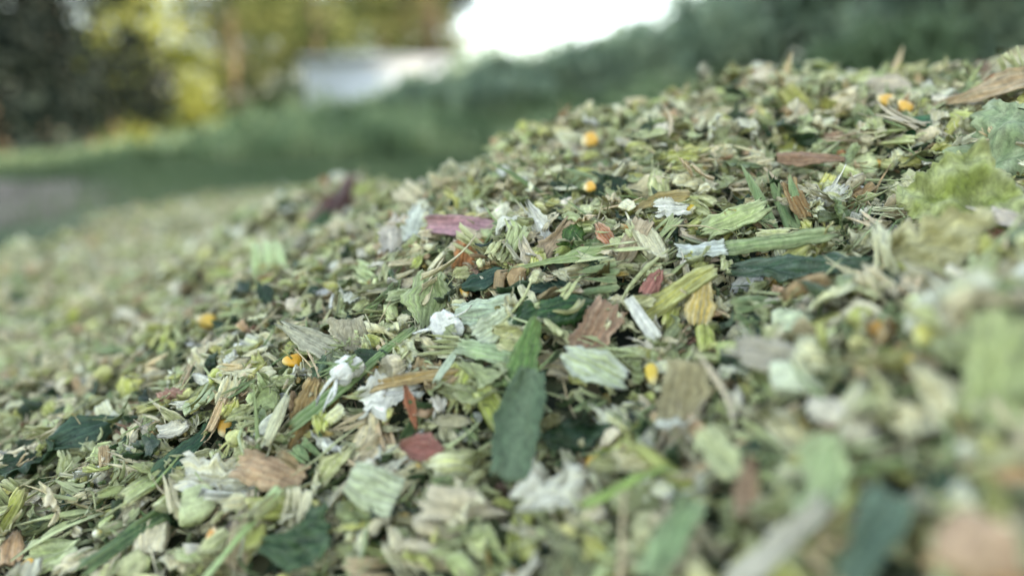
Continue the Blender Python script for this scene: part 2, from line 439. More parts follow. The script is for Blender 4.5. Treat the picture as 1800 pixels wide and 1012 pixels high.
# colour families (surface colours, linear; crumbs later darkened as gap shade): name, main, edge/second, share
PAL = {
 'leaf_scrap': [('dark green', (.026, .062, .028), (.06, .11, .05), 4.6), ('bluish green', (.07, .11, .06), (.13, .19, .12), 2.4), ('mid green', (.17, .24, .10), (.30, .36, .18), 2.8),
                ('light green', (.42, .49, .24), (.56, .60, .36), 5.5), ('olive', (.20, .20, .07), (.33, .32, .15), 1.3)],
 'husk_flake': [('pale green', (.58, .63, .33), (.74, .75, .49), 5), ('cream', (.76, .72, .46), (.83, .80, .61), 6.5), ('yellow green', (.52, .56, .18), (.66, .65, .34), 2.4),
                ('tan', (.50, .36, .20), (.64, .50, .33), .9), ('pinkish brown', (.44, .26, .18), (.58, .40, .30), .25), ('chalk white', (.84, .82, .66), (.84, .83, .72), 1.8)],
 'stalk_chip': [('pale green', (.50, .58, .27), (.70, .71, .46), 4), ('cream', (.72, .69, .46), (.80, .77, .58), 4), ('yellow green', (.48, .53, .16), (.66, .65, .34), 2),
                ('straw brown', (.50, .36, .20), (.64, .51, .33), .7), ('chalk white', (.84, .82, .64), (.84, .83, .70), 1.3), ('rust brown', (.46, .20, .09), (.56, .34, .18), .1)],
 'maize_kernel': [('golden yellow', (.74, .46, .10), (.80, .72, .46), 4), ('orange', (.68, .34, .08), (.76, .60, .36), 1.2), ('pale yellow', (.78, .66, .24), (.84, .80, .62), 3)],
 'stalk_fibre': [('pale green', (.50, .58, .30), (.66, .70, .44), 4), ('green', (.20, .31, .12), (.36, .46, .22), 2.5), ('straw coloured', (.64, .55, .35), (.72, .64, .44), 2)],
 'frayed_shred': [('pale green', (.48, .57, .28), (.68, .71, .44), 4), ('green', (.18, .27, .12), (.42, .48, .25), 1.4), ('straw coloured', (.62, .51, .32), (.72, .62, .42), 1.6), ('cream', (.72, .68, .45), (.80, .77, .56), 3)],
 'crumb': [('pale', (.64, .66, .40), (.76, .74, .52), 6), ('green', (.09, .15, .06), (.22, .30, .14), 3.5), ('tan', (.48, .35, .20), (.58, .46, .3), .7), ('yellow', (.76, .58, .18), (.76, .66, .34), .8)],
}
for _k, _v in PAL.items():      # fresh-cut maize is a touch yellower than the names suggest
    if _k == 'crumb': _v = [(n, tuple(.6 * q for q in a), tuple(.68 * q for q in b), w) for n, a, b, w in _v]  # crumbs darkened to paint shade into the gaps they fill
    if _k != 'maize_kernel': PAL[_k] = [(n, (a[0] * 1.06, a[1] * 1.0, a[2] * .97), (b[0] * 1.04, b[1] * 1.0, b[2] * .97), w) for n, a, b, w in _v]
MATOF = {'leaf_scrap': 'leaf', 'husk_flake': 'husk', 'stalk_chip': 'pith', 'maize_kernel': 'kernel', 'stalk_fibre': 'fibre', 'frayed_shred': 'fibre', 'crumb': 'pith'}

# ------------------------------------------------------------------ the showpiece fragments, each placed on the heap where the photo has it
# kind, px, py, angle, length px, width px, facing(0 lies on heap .. 1 turned to viewer), lift m, colours, shape kwargs, name, label, short name
HEROES = []
def hero(*a, **k): HEROES.append((a, k))
DG = ((.040, .095, .035), (.10, .18, .06)); BG = ((.10, .16, .08), (.19, .26, .14)); MG = ((.16, .28, .07), (.28, .38, .14))
PG = ((.50, .58, .27), (.62, .66, .38)); CR = ((.68, .64, .42), (.74, .70, .52)); WH = ((.84, .83, .74), (.82, .82, .68)); TN = ((.46, .33, .19), (.58, .45, .29))
RD = ((.36, .14, .09), (.44, .22, .15)); YE = ((.62, .52, .12), (.66, .62, .3)); KN = ((.76, .44, .07), (.80, .70, .44))
S_ = 'sheet'; C_ = 'chunk'; K_ = 'kernel'; F_ = 'fibre'
hero(S_, 818, 400, -4, 135, 44, .85, .010, ((.62, .36, .40), (.66, .46, .46)), dict(curlW=1.3, thick=.0012, jag=.05, prof=[.8, 1, .9, .6], crumple=0, side=.06, rib_a=.02), 'husk_strip', 'mauve pink husk strip lying level among pale chips', 'mauve husk strip', 'husk')
hero(S_, 600, 356, 70, 85, 80, .95, .014, ((.085, .022, .022), (.52, .34, .28)), dict(curlW=-1.6, curlL=.4, thick=.0008, prof=[1.1, .9, .5, .15], jag=.15, side=.25), 'dry_leaf', 'dark maroon curled dry leaf standing up on the left ridge of the heap', 'maroon curled leaf', 'leaf')
hero(S_, 540, 425, 48, 120, 40, .6, .006, DG, dict(curlL=.4, prof=[.4, 1, .9, .6]), 'leaf_scrap', 'dark green leaf leaning below the maroon curled leaf', 'leaning dark leaf', 'leaf')
hero(S_, 752, 528, 82, 95, 75, .9, .007, ((.42, .50, .24), (.58, .62, .38)), dict(rib_n=7, rib_a=.03, curlW=.5, prof=[.25, .7, 1.1, 1.0, .5], thick=.0006, jag=.12, side=.3), 'husk_fan', 'pale ribbed fan-shaped husk standing upright in the centre', 'ribbed husk fan', 'husk')
hero(S_, 712, 520, 25, 50, 34, .8, .006, ((.44, .50, .26), (.58, .62, .38)), dict(rib_n=5, rib_a=.03, curlW=.8, thick=.0006, jag=.2), 'husk_flake', 'small ribbed husk corner left of the fan-shaped husk', 'ribbed husk corner', 'husk')
hero(S_, 915, 745, 78, 190, 84, .8, .012, ((.12, .18, .10), (.20, .27, .16)), dict(curlW=1.1, curlL=.3, prof=[.7, 1, 1.05, .95, .55], nu=26, nv=18, jag=.05, side=.12, crumple=.012, twist=.3, rib_a=0, rib_n=1), 'maize_leaf', 'large upright dark green leaf in front of the centre', 'large upright leaf', 'soft')
hero(S_, 925, 620, 72, 120, 52, .85, .012, MG, dict(curlW=-.7, prof=[1, 1, .8, .35], jag=.06, nu=20), 'maize_leaf', 'yellow-green leaf tip rising behind the large upright leaf', 'yellow-green leaf tip', 'leaf')
hero(S_, 533, 725, 70, 118, 44, .85, .008, ((.50, .34, .14), (.60, .46, .24)), dict(curlW=.9, prof=[.2, .7, 1, 1, .7], jag=.08, side=.25, thick=.0012, nu=22), 'husk_flake', 'tan husk with crinkled edge and orange top standing left', 'crinkled tan husk', 'husk')
hero(S_, 585, 695, 100, 72, 58, .8, .006, ((.34, .28, .09), (.58, .50, .24)), dict(curlL=-1.9, rib_n=8, rib_a=.03, thick=.001, side=.1), 'husk_arch', 'olive tan corrugated husk arched over a dark gap', 'corrugated husk arch', 'husk')
hero(S_, 1108, 432, 62, 100, 34, .8, .008, ((.56, .45, .30), (.64, .54, .38)), dict(rib_n=3, rib_a=.02, thick=.0014, jag=.06, side=.05), 'straw_chip', 'flat beige straw chip leaning upright above the centre', 'beige straw chip', 'husk')
hero(S_, 948, 398, -60, 62, 44, .8, .009, WH, dict(curlW=.9, curlL=.8, jag=.4, side=.4, prof=[.4, .9, 1, .4]), 'pith_flake', 'white petal-like flake standing right of the mauve husk strip', 'white petal flake', 'husk')
hero(S_, 930, 455, 110, 60, 38, .8, .007, ((.74, .64, .46), (.80, .74, .58)), dict(curlW=1.0, jag=.3, side=.3, prof=[1, 1, .7, .2]), 'husk_flake', 'cream torn flake pointing up below the white petal flake', 'cream torn flake', 'husk')
hero(S_, 1127, 560, -54, 84, 24, .8, .010, WH, dict(curlW=.5, jag=.05, thick=.0012, side=.05), 'pith_flake', 'narrow bright white chip slanting down right of the curled leaf', 'narrow white chip', 'husk')
hero(S_, 1000, 540, 10, 100, 62, .7, .012, ((.028, .085, .022), (.09, .19, .05)), dict(curlW=-1.6, curlL=-.8, prof=[.9, 1, .8, .2], nu=20, nv=14), 'maize_leaf', 'glossy dark green leaf curled over at the middle of the heap', 'glossy curled leaf', 'leaf')
hero(S_, 920, 553, 40, 46, 32, .8, .010, DG, dict(curlW=.4, prof=[.6, 1, .9]), 'leaf_scrap', 'small dark green leaf square left of the glossy curled leaf', 'small dark leaf', 'leaf')
hero(S_, 1148, 497, 60, 48, 32, .85, .008, ((.46, .20, .16), (.52, .28, .22)), dict(prof=[.7, 1, .8, .3], thick=.0008), 'bran_chip', 'dusty brick-pink chip tilted up below the beige straw chip', 'brick-pink chip', 'husk')
hero(S_, 742, 787, -8, 72, 45, .8, .008, ((.34, .14, .11), (.44, .24, .18)), dict(prof=[.2, .9, 1, .3], curlW=.5), 'bran_chip', 'reddish brown triangular chip left of the large upright leaf', 'red triangular chip', 'husk')
hero(S_, 722, 715, -75, 70, 22, .8, .006, ((.36, .13, .06), (.44, .22, .12)), dict(curlW=.8, prof=[.3, 1, .7, .3]), 'bran_chip', 'thin rust brown sliver beside the white flake', 'rust sliver', 'husk')
hero(C_, 878, 487, 80, 48, 24, .8, .006, ((.40, .28, .15), (.50, .38, .23)), dict(rough=.08), 'stalk_chip', 'brown nut-like stalk bit left of a pair above centre', 'brown stalk bit', 'pith')
hero(C_, 905, 492, 70, 58, 30, .8, .004, ((.38, .24, .12), (.48, .36, .2)), dict(rough=.1), 'stalk_chip', 'brown split stalk bit right of the nut-like one', 'split brown bit', 'pith')
hero(S_, 683, 688, 15, 80, 58, .7, .007, WH, dict(curlW=.6, jag=.3, side=.45, prof=[.8, 1, .5, .8]), 'pith_flake', 'broad white notched flake left of the rust brown sliver', 'white notched flake', 'husk')
hero(S_, 560, 606, -30, 130, 46, .5, .009, ((.52, .50, .36), (.62, .62, .46)), dict(rib_n=4, rib_a=.02, jag=.25, prof=[.15, .8, 1, .6], thick=.0012), 'straw_chip', 'grey-beige splintered chip pointing left above an orange kernel', 'grey splintered chip', 'husk')
hero(S_, 612, 588, 88, 56, 64, .75, .005, ((.52, .47, .32), (.62, .58, .42)), dict(rib_n=6, rib_a=.03, thick=.001, jag=.06), 'husk_flake', 'pinkish beige ribbed husk square beside the grey splintered chip', 'beige ribbed square', 'husk')
hero(S_, 568, 648, 60, 44, 34, .8, .008, BG, dict(thick=.0004, prof=[.7, 1, 1, .7], jag=.05), 'leaf_scrap', 'blue-green leaf diamond right of the orange kernel', 'blue-green diamond', 'leaf')
hero(K_, 395, 752, 80, 36, 32, .7, .009, KN, {}, 'maize_kernel', 'golden kernel with pale tip sitting on the lower left slope', 'lower left kernel', 'kernel')
hero(K_, 513, 634, 0, 40, 26, .6, .006, ((.80, .42, .03), (.8, .6, .2)), {}, 'maize_kernel', 'orange kernel lying flat under the grey splintered chip', 'flat orange kernel', 'kernel')
hero(K_, 817, 511, 100, 26, 20, .6, .006, KN, {}, 'maize_kernel', 'small yellow kernel right of the fan-shaped husk', 'kernel by the fan', 'kernel')
hero(K_, 1146, 657, 100, 44, 26, .7, .010, ((.80, .58, .08), (.78, .7, .4)), {}, 'maize_kernel', 'yellow kernel wedged left of the beige flap in the blurred front', 'wedged yellow kernel', 'kernel')
hero(K_, 1036, 246, 20, 34, 28, .6, .008, KN, {}, 'maize_kernel', 'golden kernel near the far rim of the heap', 'rim kernel', 'kernel')
hero(K_, 1036, 329, 20, 26, 20, .6, .007, KN, {}, 'maize_kernel', 'golden kernel below the one near the far rim', 'lower rim kernel', 'kernel')
hero(K_, 1560, 176, -20, 46, 24, .6, .008, KN, dict(broken=True), 'maize_kernel', 'broken orange kernel under the pale husk arch on the ridge', 'ridge kernel', 'kernel')
hero(K_, 1590, 186, -40, 34, 20, .6, .008, KN, {}, 'maize_kernel', 'orange kernel right of the broken one on the ridge', 'second ridge kernel', 'kernel')
hero(K_, 48, 996, 30, 40, 30, .6, .008, ((.82, .50, .08), (.8, .62, .3)), {}, 'maize_kernel', 'orange-yellow kernel in the bottom left corner', 'corner kernel', 'kernel')
hero(K_, 362, 566, 0, 42, 30, .6, .008, ((.76, .50, .08), (.76, .6, .3)), {}, 'maize_kernel', 'blurred yellow kernel on the left flat of the heap', 'left flat kernel', 'kernel')
hero(K_, 1545, 577, 5, 70, 30, .7, .006, ((.72, .38, .04), (.6, .4, .2)), {}, 'maize_kernel', 'blurred amber kernel on the right slope', 'amber kernel', 'kernel')
hero(K_, 1625, 592, 40, 44, 40, .7, .007, ((.62, .58, .14), (.68, .66, .34)), {}, 'maize_kernel', 'yellow-green round kernel right of the amber kernel', 'yellow-green kernel', 'kernel')
hero(K_, 1690, 606, 40, 48, 42, .7, .007, ((.60, .56, .16), (.68, .66, .34)), {}, 'maize_kernel', 'rightmost of the two round yellow-green kernels', 'right round kernel', 'kernel')
hero(K_, 1602, 640, 90, 40, 20, .7, .008, ((.80, .60, .08), (.8, .76, .5)), {}, 'maize_kernel', 'narrow yellow kernel upright under the amber kernel', 'upright yellow kernel', 'kernel')
hero(S_, 1690, 350, 30, 175, 130, .75, .008, ((.46, .51, .20), (.60, .63, .34)), dict(crumple=.07, side=.12, jag=.04, nu=34, nv=30, curlW=.6, rib_n=3, rib_a=.01), 'crumpled_leaf', 'yellow-green crumpled leaf like lettuce on the right', 'crumpled lettuce-like leaf', 'soft')
hero(S_, 1765, 240, 60, 130, 100, .6, .003, ((.34, .42, .24), (.48, .54, .34)), dict(crumple=.04, side=.25, jag=.1, nu=26, nv=20, curlW=-.6), 'crumpled_leaf', 'grey-green crumpled leaf at the right edge under the tan blade', 'grey-green crumpled leaf', 'soft')
hero(S_, 1735, 160, 17, 220, 44, .7, .010, ((.56, .42, .26), (.66, .56, .40)), dict(prof=[.1, .6, 1, 1], curlW=.7, nu=22, thick=.001, jag=.04, rib_n=3, rib_a=.01), 'dry_husk', 'long tan husk blade rising to the right edge', 'long tan blade', 'husk')
hero(S_, 1775, 112, 14, 120, 44, .7, .012, ((.74, .70, .50), (.70, .62, .30)), dict(curlW=1.4, thick=.002, jag=.12, side=.2), 'husk_roll', 'cream rolled husk on the ridge at the right edge', 'cream rolled husk', 'husk')
hero(S_, 1722, 132, 72, 46, 18, .8, .010, ((.32, .17, .13), (.44, .28, .2)), dict(curlW=.8), 'bran_chip', 'small brown chip propping up the cream rolled husk', 'propping brown chip', 'husk')
hero(S_, 1558, 150, 0, 92, 40, .6, .010, ((.70, .60, .44), (.76, .70, .54)), dict(curlL=-1.6, thick=.0012, jag=.1), 'husk_arch', 'pale pinkish husk arched above a dark gap on the ridge', 'pale husk arch', 'husk')
hero(S_, 1606, 222, 10, 62, 34, .8, .008, ((.05, .16, .08), (.13, .26, .12)), dict(jag=.04, side=.05), 'leaf_scrap', 'teal green leaf rectangle below the ridge kernels', 'teal leaf rectangle', 'leaf')
hero(S_, 1425, 278, -3, 115, 26, .6, .008, ((.36, .22, .14), (.46, .32, .22)), dict(prof=[.8, 1, .8, .2], jag=.04, thick=.001), 'straw_chip', 'brown pointed strip lying on the upper right slope', 'brown pointed strip', 'husk')
hero(S_, 1400, 352, -60, 70, 30, .75, .006, ((.36, .22, .09), (.5, .38, .2)), dict(curlW=1.4), 'husk_flake', 'amber brown curled flake right of the broken yellow kernel', 'amber curled flake', 'husk')
hero(K_, 1215, 365, -40, 38, 30, .6, .008, ((.80, .56, .05), (.80, .76, .5)), dict(broken=True), 'maize_kernel', 'yellow broken kernel with white inside above the beige straw chip', 'broken yellow kernel', 'kernel')
hero(S_, 1180, 365, 5, 44, 30, .7, .009, WH, dict(jag=.3, curlW=.7, side=.3), 'pith_flake', 'white frilled flake left of the broken yellow kernel', 'white frilled flake', 'husk')
hero(S_, 1160, 352, 8, 90, 26, .6, .007, ((.44, .34, .14), (.56, .48, .26)), dict(curlL=-.8, curlW=.6), 'husk_flake', 'olive tan arched strip behind the white frilled flake', 'olive arched strip', 'husk')
hero(S_, 1232, 440, 4, 82, 26, .6, .009, ((.72, .76, .70), (.70, .74, .60)), dict(curlL=.5, jag=.08), 'pith_flake', 'greyish white shiny flake on the dark leaf right of the straw chip', 'greyish white flake', 'husk')
hero(S_, 1290, 385, 22, 110, 36, .6, .006, ((.50, .58, .26), (.62, .66, .38)), dict(rib_n=5, rib_a=.03, thick=.0014, jag=.12), 'stalk_chip', 'pale green grooved stalk slab above the greyish white flake', 'grooved stalk slab', 'husk')
hero(S_, 1345, 428, 8, 220, 24, .5, .010, ((.34, .42, .20), (.50, .56, .32)), dict(rib_n=3, rib_a=.03, thick=.0014, jag=.1, nu=22), 'stalk_strip', 'long green-grey stalk strip lying across the right slope', 'long stalk strip', 'husk')
hero(S_, 1410, 468, 3, 200, 46, .4, .004, ((.07, .13, .07), (.22, .28, .22)), dict(crumple=.05, jag=.25, nu=26, nv=14, prof=[.3, .8, 1, .7, .9, .3], side=.4), 'maize_leaf', 'broad dark green leaf under the long stalk strip, dusted with white', 'broad dusted leaf', 'leaf')
hero(S_, 1640, 440, 10, 170, 100, .8, .008, ((.60, .56, .30), (.66, .62, .38)), dict(crumple=.06, jag=.2, side=.3, nu=26, nv=18, curlW=1.1), 'cob_husk', 'ragged cream and yellow cob fragment on the right slope', 'ragged cob fragment', 'husk')
hero(K_, 1655, 415, 10, 60, 44, .8, .016, ((.68, .50, .12), (.7, .6, .3)), {}, 'maize_kernel', 'dull yellow kernel stuck in the ragged cob fragment', 'kernel in the cob', 'kernel')
hero(S_, 1190, 515, 35, 150, 34, .7, .010, ((.56, .54, .18), (.62, .64, .36)), dict(curlW=1.6, curlL=-.5, thick=.0022, nu=22, jag=.06), 'leaf_midrib', 'thick yellow curved midrib right of the narrow white chip', 'yellow curved midrib', 'husk')
hero(S_, 1232, 530, 80, 75, 46, .8, .008, ((.72, .55, .20), (.76, .68, .46)), dict(curlW=1.2, prof=[.8, 1, .8, .4]), 'husk_flake', 'yellow and cream cupped husk under the curved midrib', 'yellow cupped husk', 'husk')
hero(S_, 1048, 578, 60, 95, 60, .75, .006, ((.44, .28, .18), (.54, .40, .28)), dict(rib_n=8, rib_a=.03, thick=.001), 'husk_flake', 'pinkish brown ribbed husk right of the yellow-green leaf tip', 'pink ribbed husk', 'husk')
hero(S_, 1045, 645, -25, 110, 62, .75, .010, ((.60, .66, .42), (.76, .80, .74)), dict(curlW=.8, jag=.12, prof=[.5, 1, 1, .7], thick=.001), 'husk_flake', 'shiny white-green folded flake right of the large upright leaf', 'shiny folded flake', 'husk')
hero(S_, 1200, 690, 80, 110, 76, .85, .012, ((.42, .36, .20), (.56, .50, .30)), dict(curlW=.6, prof=[.8, 1, 1, .8], jag=.05), 'husk_flap', 'beige-green upright flap in the blurred front', 'beige upright flap', 'husk')
hero(F_, 1262, 680, -65, 160, 12, .8, .018, ((.72, .62, .46), (.74, .66, .5)), {}, 'root_fibre', 'pale pinkish crooked root hanging beside the beige flap', 'pale crooked root', 'fibre')
hero(C_, 1290, 622, 4, 120, 42, .7, .006, ((.44, .52, .16), (.52, .58, .26)), dict(rough=.06), 'stalk_chip', 'yellow-green blurred stalk bit above the crooked root', 'yellow-green stalk bit', 'pith')
hero(C_, 1405, 662, 6, 115, 62, .7, .008, ((.66, .72, .50), (.72, .76, .60)), dict(rough=.06, cut=.9), 'pith_chunk', 'pale mint block-shaped pith chunk in the right foreground', 'pale pith block', 'pith')
hero(C_, 1400, 568, 4, 100, 40, .7, .006, ((.56, .64, .40), (.66, .70, .5)), dict(rough=.1), 'pith_chunk', 'pale green rounded pith bit above the pale pith block', 'rounded pith bit', 'pith')
hero(S_, 1265, 795, -55, 140, 84, .8, .010, ((.62, .66, .36), (.70, .70, .42)), dict(curlW=.7, prof=[.8, 1, 1, .6], jag=.05), 'husk_flake', 'pale yellow oval flake blurred in the right foreground', 'pale oval flake', 'husk')
hero(S_, 1315, 855, 82, 150, 56, .8, .008, ((.34, .22, .13), (.44, .32, .2)), dict(curlW=.7, prof=[.6, 1, .8, .3]), 'dry_leaf', 'brown dry leaf standing right of the pale oval flake', 'brown standing leaf', 'leaf')
hero(S_, 975, 868, 25, 105, 78, .7, .009, ((.74, .72, .58), (.78, .76, .64)), dict(crumple=.06, side=.4, jag=.25, nu=22, nv=16), 'pith_flake', 'creamy white ragged fluff below the large upright leaf', 'creamy ragged fluff', 'pith')
hero(S_, 1100, 850, 25, 230, 20, .5, .010, ((.30, .42, .10), (.44, .54, .2)), dict(curlL=-.4, nu=20), 'leaf_strip', 'bright green narrow leaf strip slanting through the lower front', 'bright green strip', 'leaf')
hero(S_, 425, 935, 50, 210, 16, .5, .012, ((.46, .60, .26), (.54, .64, .36)), dict(curlW=1.2, thick=.001, nu=20, jag=.02), 'leaf_strip', 'pale green straight stem strip pointing up at lower left', 'pale stem strip', 'fibre')
hero(C_, 342, 887, 15, 84, 60, .8, .008, ((.56, .64, .32), (.64, .68, .42)), dict(rough=.06, cut=.4, nu=18, nv=20), 'pith_chunk', 'pale green rounded chunk at lower left beside the stem strip', 'pale rounded chunk', 'pith')
hero(S_, 655, 858, -20, 90, 66, .8, .009, ((.60, .66, .42), (.66, .70, .5)), dict(rib_n=4, rib_a=.012, curlW=-.4, thick=.001, jag=.04, side=.05), 'husk_flake', 'smooth pale square husk below the red triangular chip', 'pale square husk', 'husk')
hero(S_, 475, 830, -18, 110, 46, .6, .007, ((.52, .36, .22), (.60, .46, .3)), dict(jag=.1, thick=.0012, side=.15), 'straw_chip', 'light brown flat woody chip at lower left', 'light brown woody chip', 'pith')
hero(S_, 395, 840, 0, 120, 60, .7, .006, ((.74, .70, .50), (.78, .78, .7)), dict(crumple=.07, side=.4, jag=.25, nu=24, nv=16), 'pith_flake', 'lacy white and cream cob core piece left of the woody chip', 'lacy cob piece', 'pith')
hero(S_, 345, 780, 40, 150, 34, .5, .008, ((.045, .11, .055), (.12, .2, .1)), dict(curlW=.8, nu=20), 'maize_leaf', 'dark green rolled leaf lying below the lower left kernel', 'rolled dark leaf', 'leaf')
hero(S_, 150, 758, 20, 110, 56, .6, .008, ((.055, .11, .065), (.10, .18, .1)), dict(curlW=.5, prof=[.5, 1, .9, .3]), 'maize_leaf', 'dark green blurred leaf on the left slope', 'left slope leaf', 'leaf')
hero(S_, 250, 925, 35, 240, 34, .4, .008, ((.10, .17, .06), (.26, .34, .14)), dict(rib_n=3, rib_a=.03, nu=22), 'maize_leaf', 'long olive green leaf strip at the bottom left', 'long olive strip', 'leaf')
hero(S_, 520, 945, 15, 110, 78, .6, .007, ((.06, .12, .05), (.14, .22, .10)), dict(crumple=.03, nu=20, nv=14), 'maize_leaf', 'blue-green crinkled leaf right of the pale stem strip', 'crinkled blue-green leaf', 'leaf')
hero(C_, 1725, 965, 60, 190, 130, .8, .006, ((.56, .36, .24), (.60, .44, .3)), dict(rough=.05, cut=.4), 'stalk_chip', 'large pinkish tan blur of a stalk bit in the bottom right corner', 'corner tan bit', 'pith')
hero(S_, 1760, 650, 80, 260, 130, .8, .006, ((.48, .54, .24), (.58, .60, .34)), dict(curlW=.6, nu=20, nv=14), 'husk_flap', 'very blurred pale yellow-green flap at the right edge', 'right edge flap', 'husk')
hero(S_, 1450, 840, 75, 200, 90, .8, .006, ((.46, .56, .28), (.58, .62, .38)), dict(curlW=.9, jag=.15, side=.3), 'husk_flap', 'blurred pale green upright flap in the lower right front', 'pale green flap', 'husk')
hero(S_, 1370, 960, 40, 300, 40, .5, .008, ((.62, .58, .46), (.66, .64, .5)), dict(curlW=1, nu=20), 'leaf_midrib', 'long cream midrib blurred at the bottom right of centre', 'long cream midrib', 'husk')
hero(S_, 1180, 945, 60, 200, 70, .7, .008, ((.30, .42, .20), (.46, .54, .3)), dict(curlW=.8, nu=20), 'maize_leaf', 'soft green folded leaf blurred at the bottom', 'soft folded leaf', 'leaf')
hero(S_, 1540, 950, 70, 240, 100, .7, .005, ((.14, .22, .15), (.24, .34, .22)), dict(curlW=.8, nu=20), 'maize_leaf', 'grey-green leaf blurred left of the corner tan bit', 'blurred grey leaf', 'leaf')
hero(S_, 848, 545, 8, 84, 42, .6, .006, ((.60, .70, .50), (.70, .76, .6)), dict(curlW=.4, jag=.2, side=.2), 'husk_flake', 'mint pale flat flake between the ribbed fan and curled leaf', 'mint pale flake', 'husk')
hero(S_, 870, 575, 30, 76, 44, .8, .009, ((.64, .70, .48), (.72, .76, .6)), dict(rib_n=7, rib_a=.03, thick=.0008, jag=.1), 'husk_flake', 'pale ribbed shell-like flake under the mint pale flake', 'shell-like flake', 'husk')
hero(S_, 865, 620, -12, 110, 28, .6, .008, ((.44, .56, .30), (.62, .68, .48)), dict(rib_n=5, rib_a=.04, thick=.001, jag=.15), 'stalk_chip', 'pale green striated stalk bit under the shell-like flake', 'striated stalk bit', 'husk')
hero(S_, 848, 492, 20, 76, 36, .6, .006, ((.035, .085, .055), (.1, .17, .11)), dict(prof=[.3, 1, 1, .6]), 'leaf_scrap', 'dark blue-green leaf left of the brown stalk bits', 'dark leaf by bits', 'leaf')
hero(S_, 968, 500, 5, 64, 28, .7, .007, ((.035, .075, .055), (.1, .17, .11)), dict(curlW=.7, crumple=.03), 'leaf_scrap', 'dark crinkled leaf above the glossy curled leaf', 'dark crinkled leaf', 'leaf')
hero(S_, 990, 455, 12, 150, 30, .5, .008, ((.34, .42, .18), (.5, .56, .3)), dict(prof=[.1, .4, 1, .8], jag=.25, rib_n=3, rib_a=.02, nu=20), 'stalk_shred', 'green-yellow spear-shaped shred right of the cream torn flake', 'spear-shaped shred', 'fibre')
hero(S_, 1008, 415, 65, 44, 36, .8, .006, ((.07, .15, .03), (.14, .24, .06)), dict(curlL=-1), 'leaf_scrap', 'olive green curled leaf left of the beige straw chip', 'olive curled leaf', 'leaf')
hero(S_, 1065, 415, -55, 52, 26, .8, .007, ((.60, .28, .16), (.72, .6, .46)), dict(curlW=.9, prof=[.3, 1, .8, .4]), 'husk_flake', 'salmon orange pointed flake touching the beige straw chip', 'salmon flake', 'husk')
hero(S_, 975, 420, 55, 66, 40, .8, .005, ((.56, .42, .27), (.64, .52, .36)), dict(rib_n=6, rib_a=.03, jag=.3, thick=.0008), 'straw_chip', 'light tan splintery chip between white petal flake and olive leaf', 'splintery tan chip', 'husk')
hero(S_, 820, 440, 75, 56, 44, .75, .006, ((.60, .28, .12), (.64, .38, .2)), dict(curlL=-1.2, rib_n=4, rib_a=.03), 'bran_chip', 'orange brown curled chip under the mauve husk strip', 'orange curled chip', 'husk')
hero(S_, 790, 378, 5, 44, 26, .7, .006, ((.76, .56, .22), (.76, .66, .4)), {}, 'cob_chip', 'yellowish cob chip just above the mauve husk strip', 'yellowish cob chip', 'pith')
hero(S_, 735, 395, 70, 56, 44, .75, .008, ((.74, .78, .68), (.76, .78, .66)), dict(curlW=.7, side=.3, jag=.2), 'pith_flake', 'white rounded flake left of the mauve husk strip', 'white rounded flake', 'husk')
hero(S_, 693, 412, 80, 58, 40, .75, .007, ((.74, .68, .58), (.76, .72, .62)), dict(curlW=.7, side=.3, jag=.2), 'pith_flake', 'pinkish white flake further left of the mauve husk strip', 'pinkish white flake', 'husk')
hero(S_, 620, 665, 38, 250, 22, .45, .010, ((.24, .34, .14), (.42, .50, .26)), dict(rib_n=3, rib_a=.04, jag=.1, nu=24, thick=.001), 'stalk_strip', 'long green fibrous strip running up over the crinkled tan husk', 'green fibrous strip', 'fibre')
hero(S_, 725, 665, 10, 140, 20, .5, .007, ((.50, .36, .16), (.60, .48, .28)), dict(rib_n=3, rib_a=.03, thick=.001, nu=18), 'straw_chip', 'straw coloured flat sliver behind the white notched flake', 'straw sliver', 'husk')
hero(S_, 790, 635, 55, 80, 12, .6, .010, ((.54, .62, .46), (.60, .66, .5)), {}, 'leaf_strip', 'thin grey-green pointed strip standing below the ribbed fan', 'thin pointed strip', 'fibre')
hero(C_, 470, 705, 30, 70, 44, .7, .006, ((.46, .56, .20), (.60, .66, .36)), dict(rough=.14, nu=16, nv=18), 'pith_chunk', 'knobbly light green pith bit left of the crinkled tan husk', 'knobbly pith bit', 'pith')

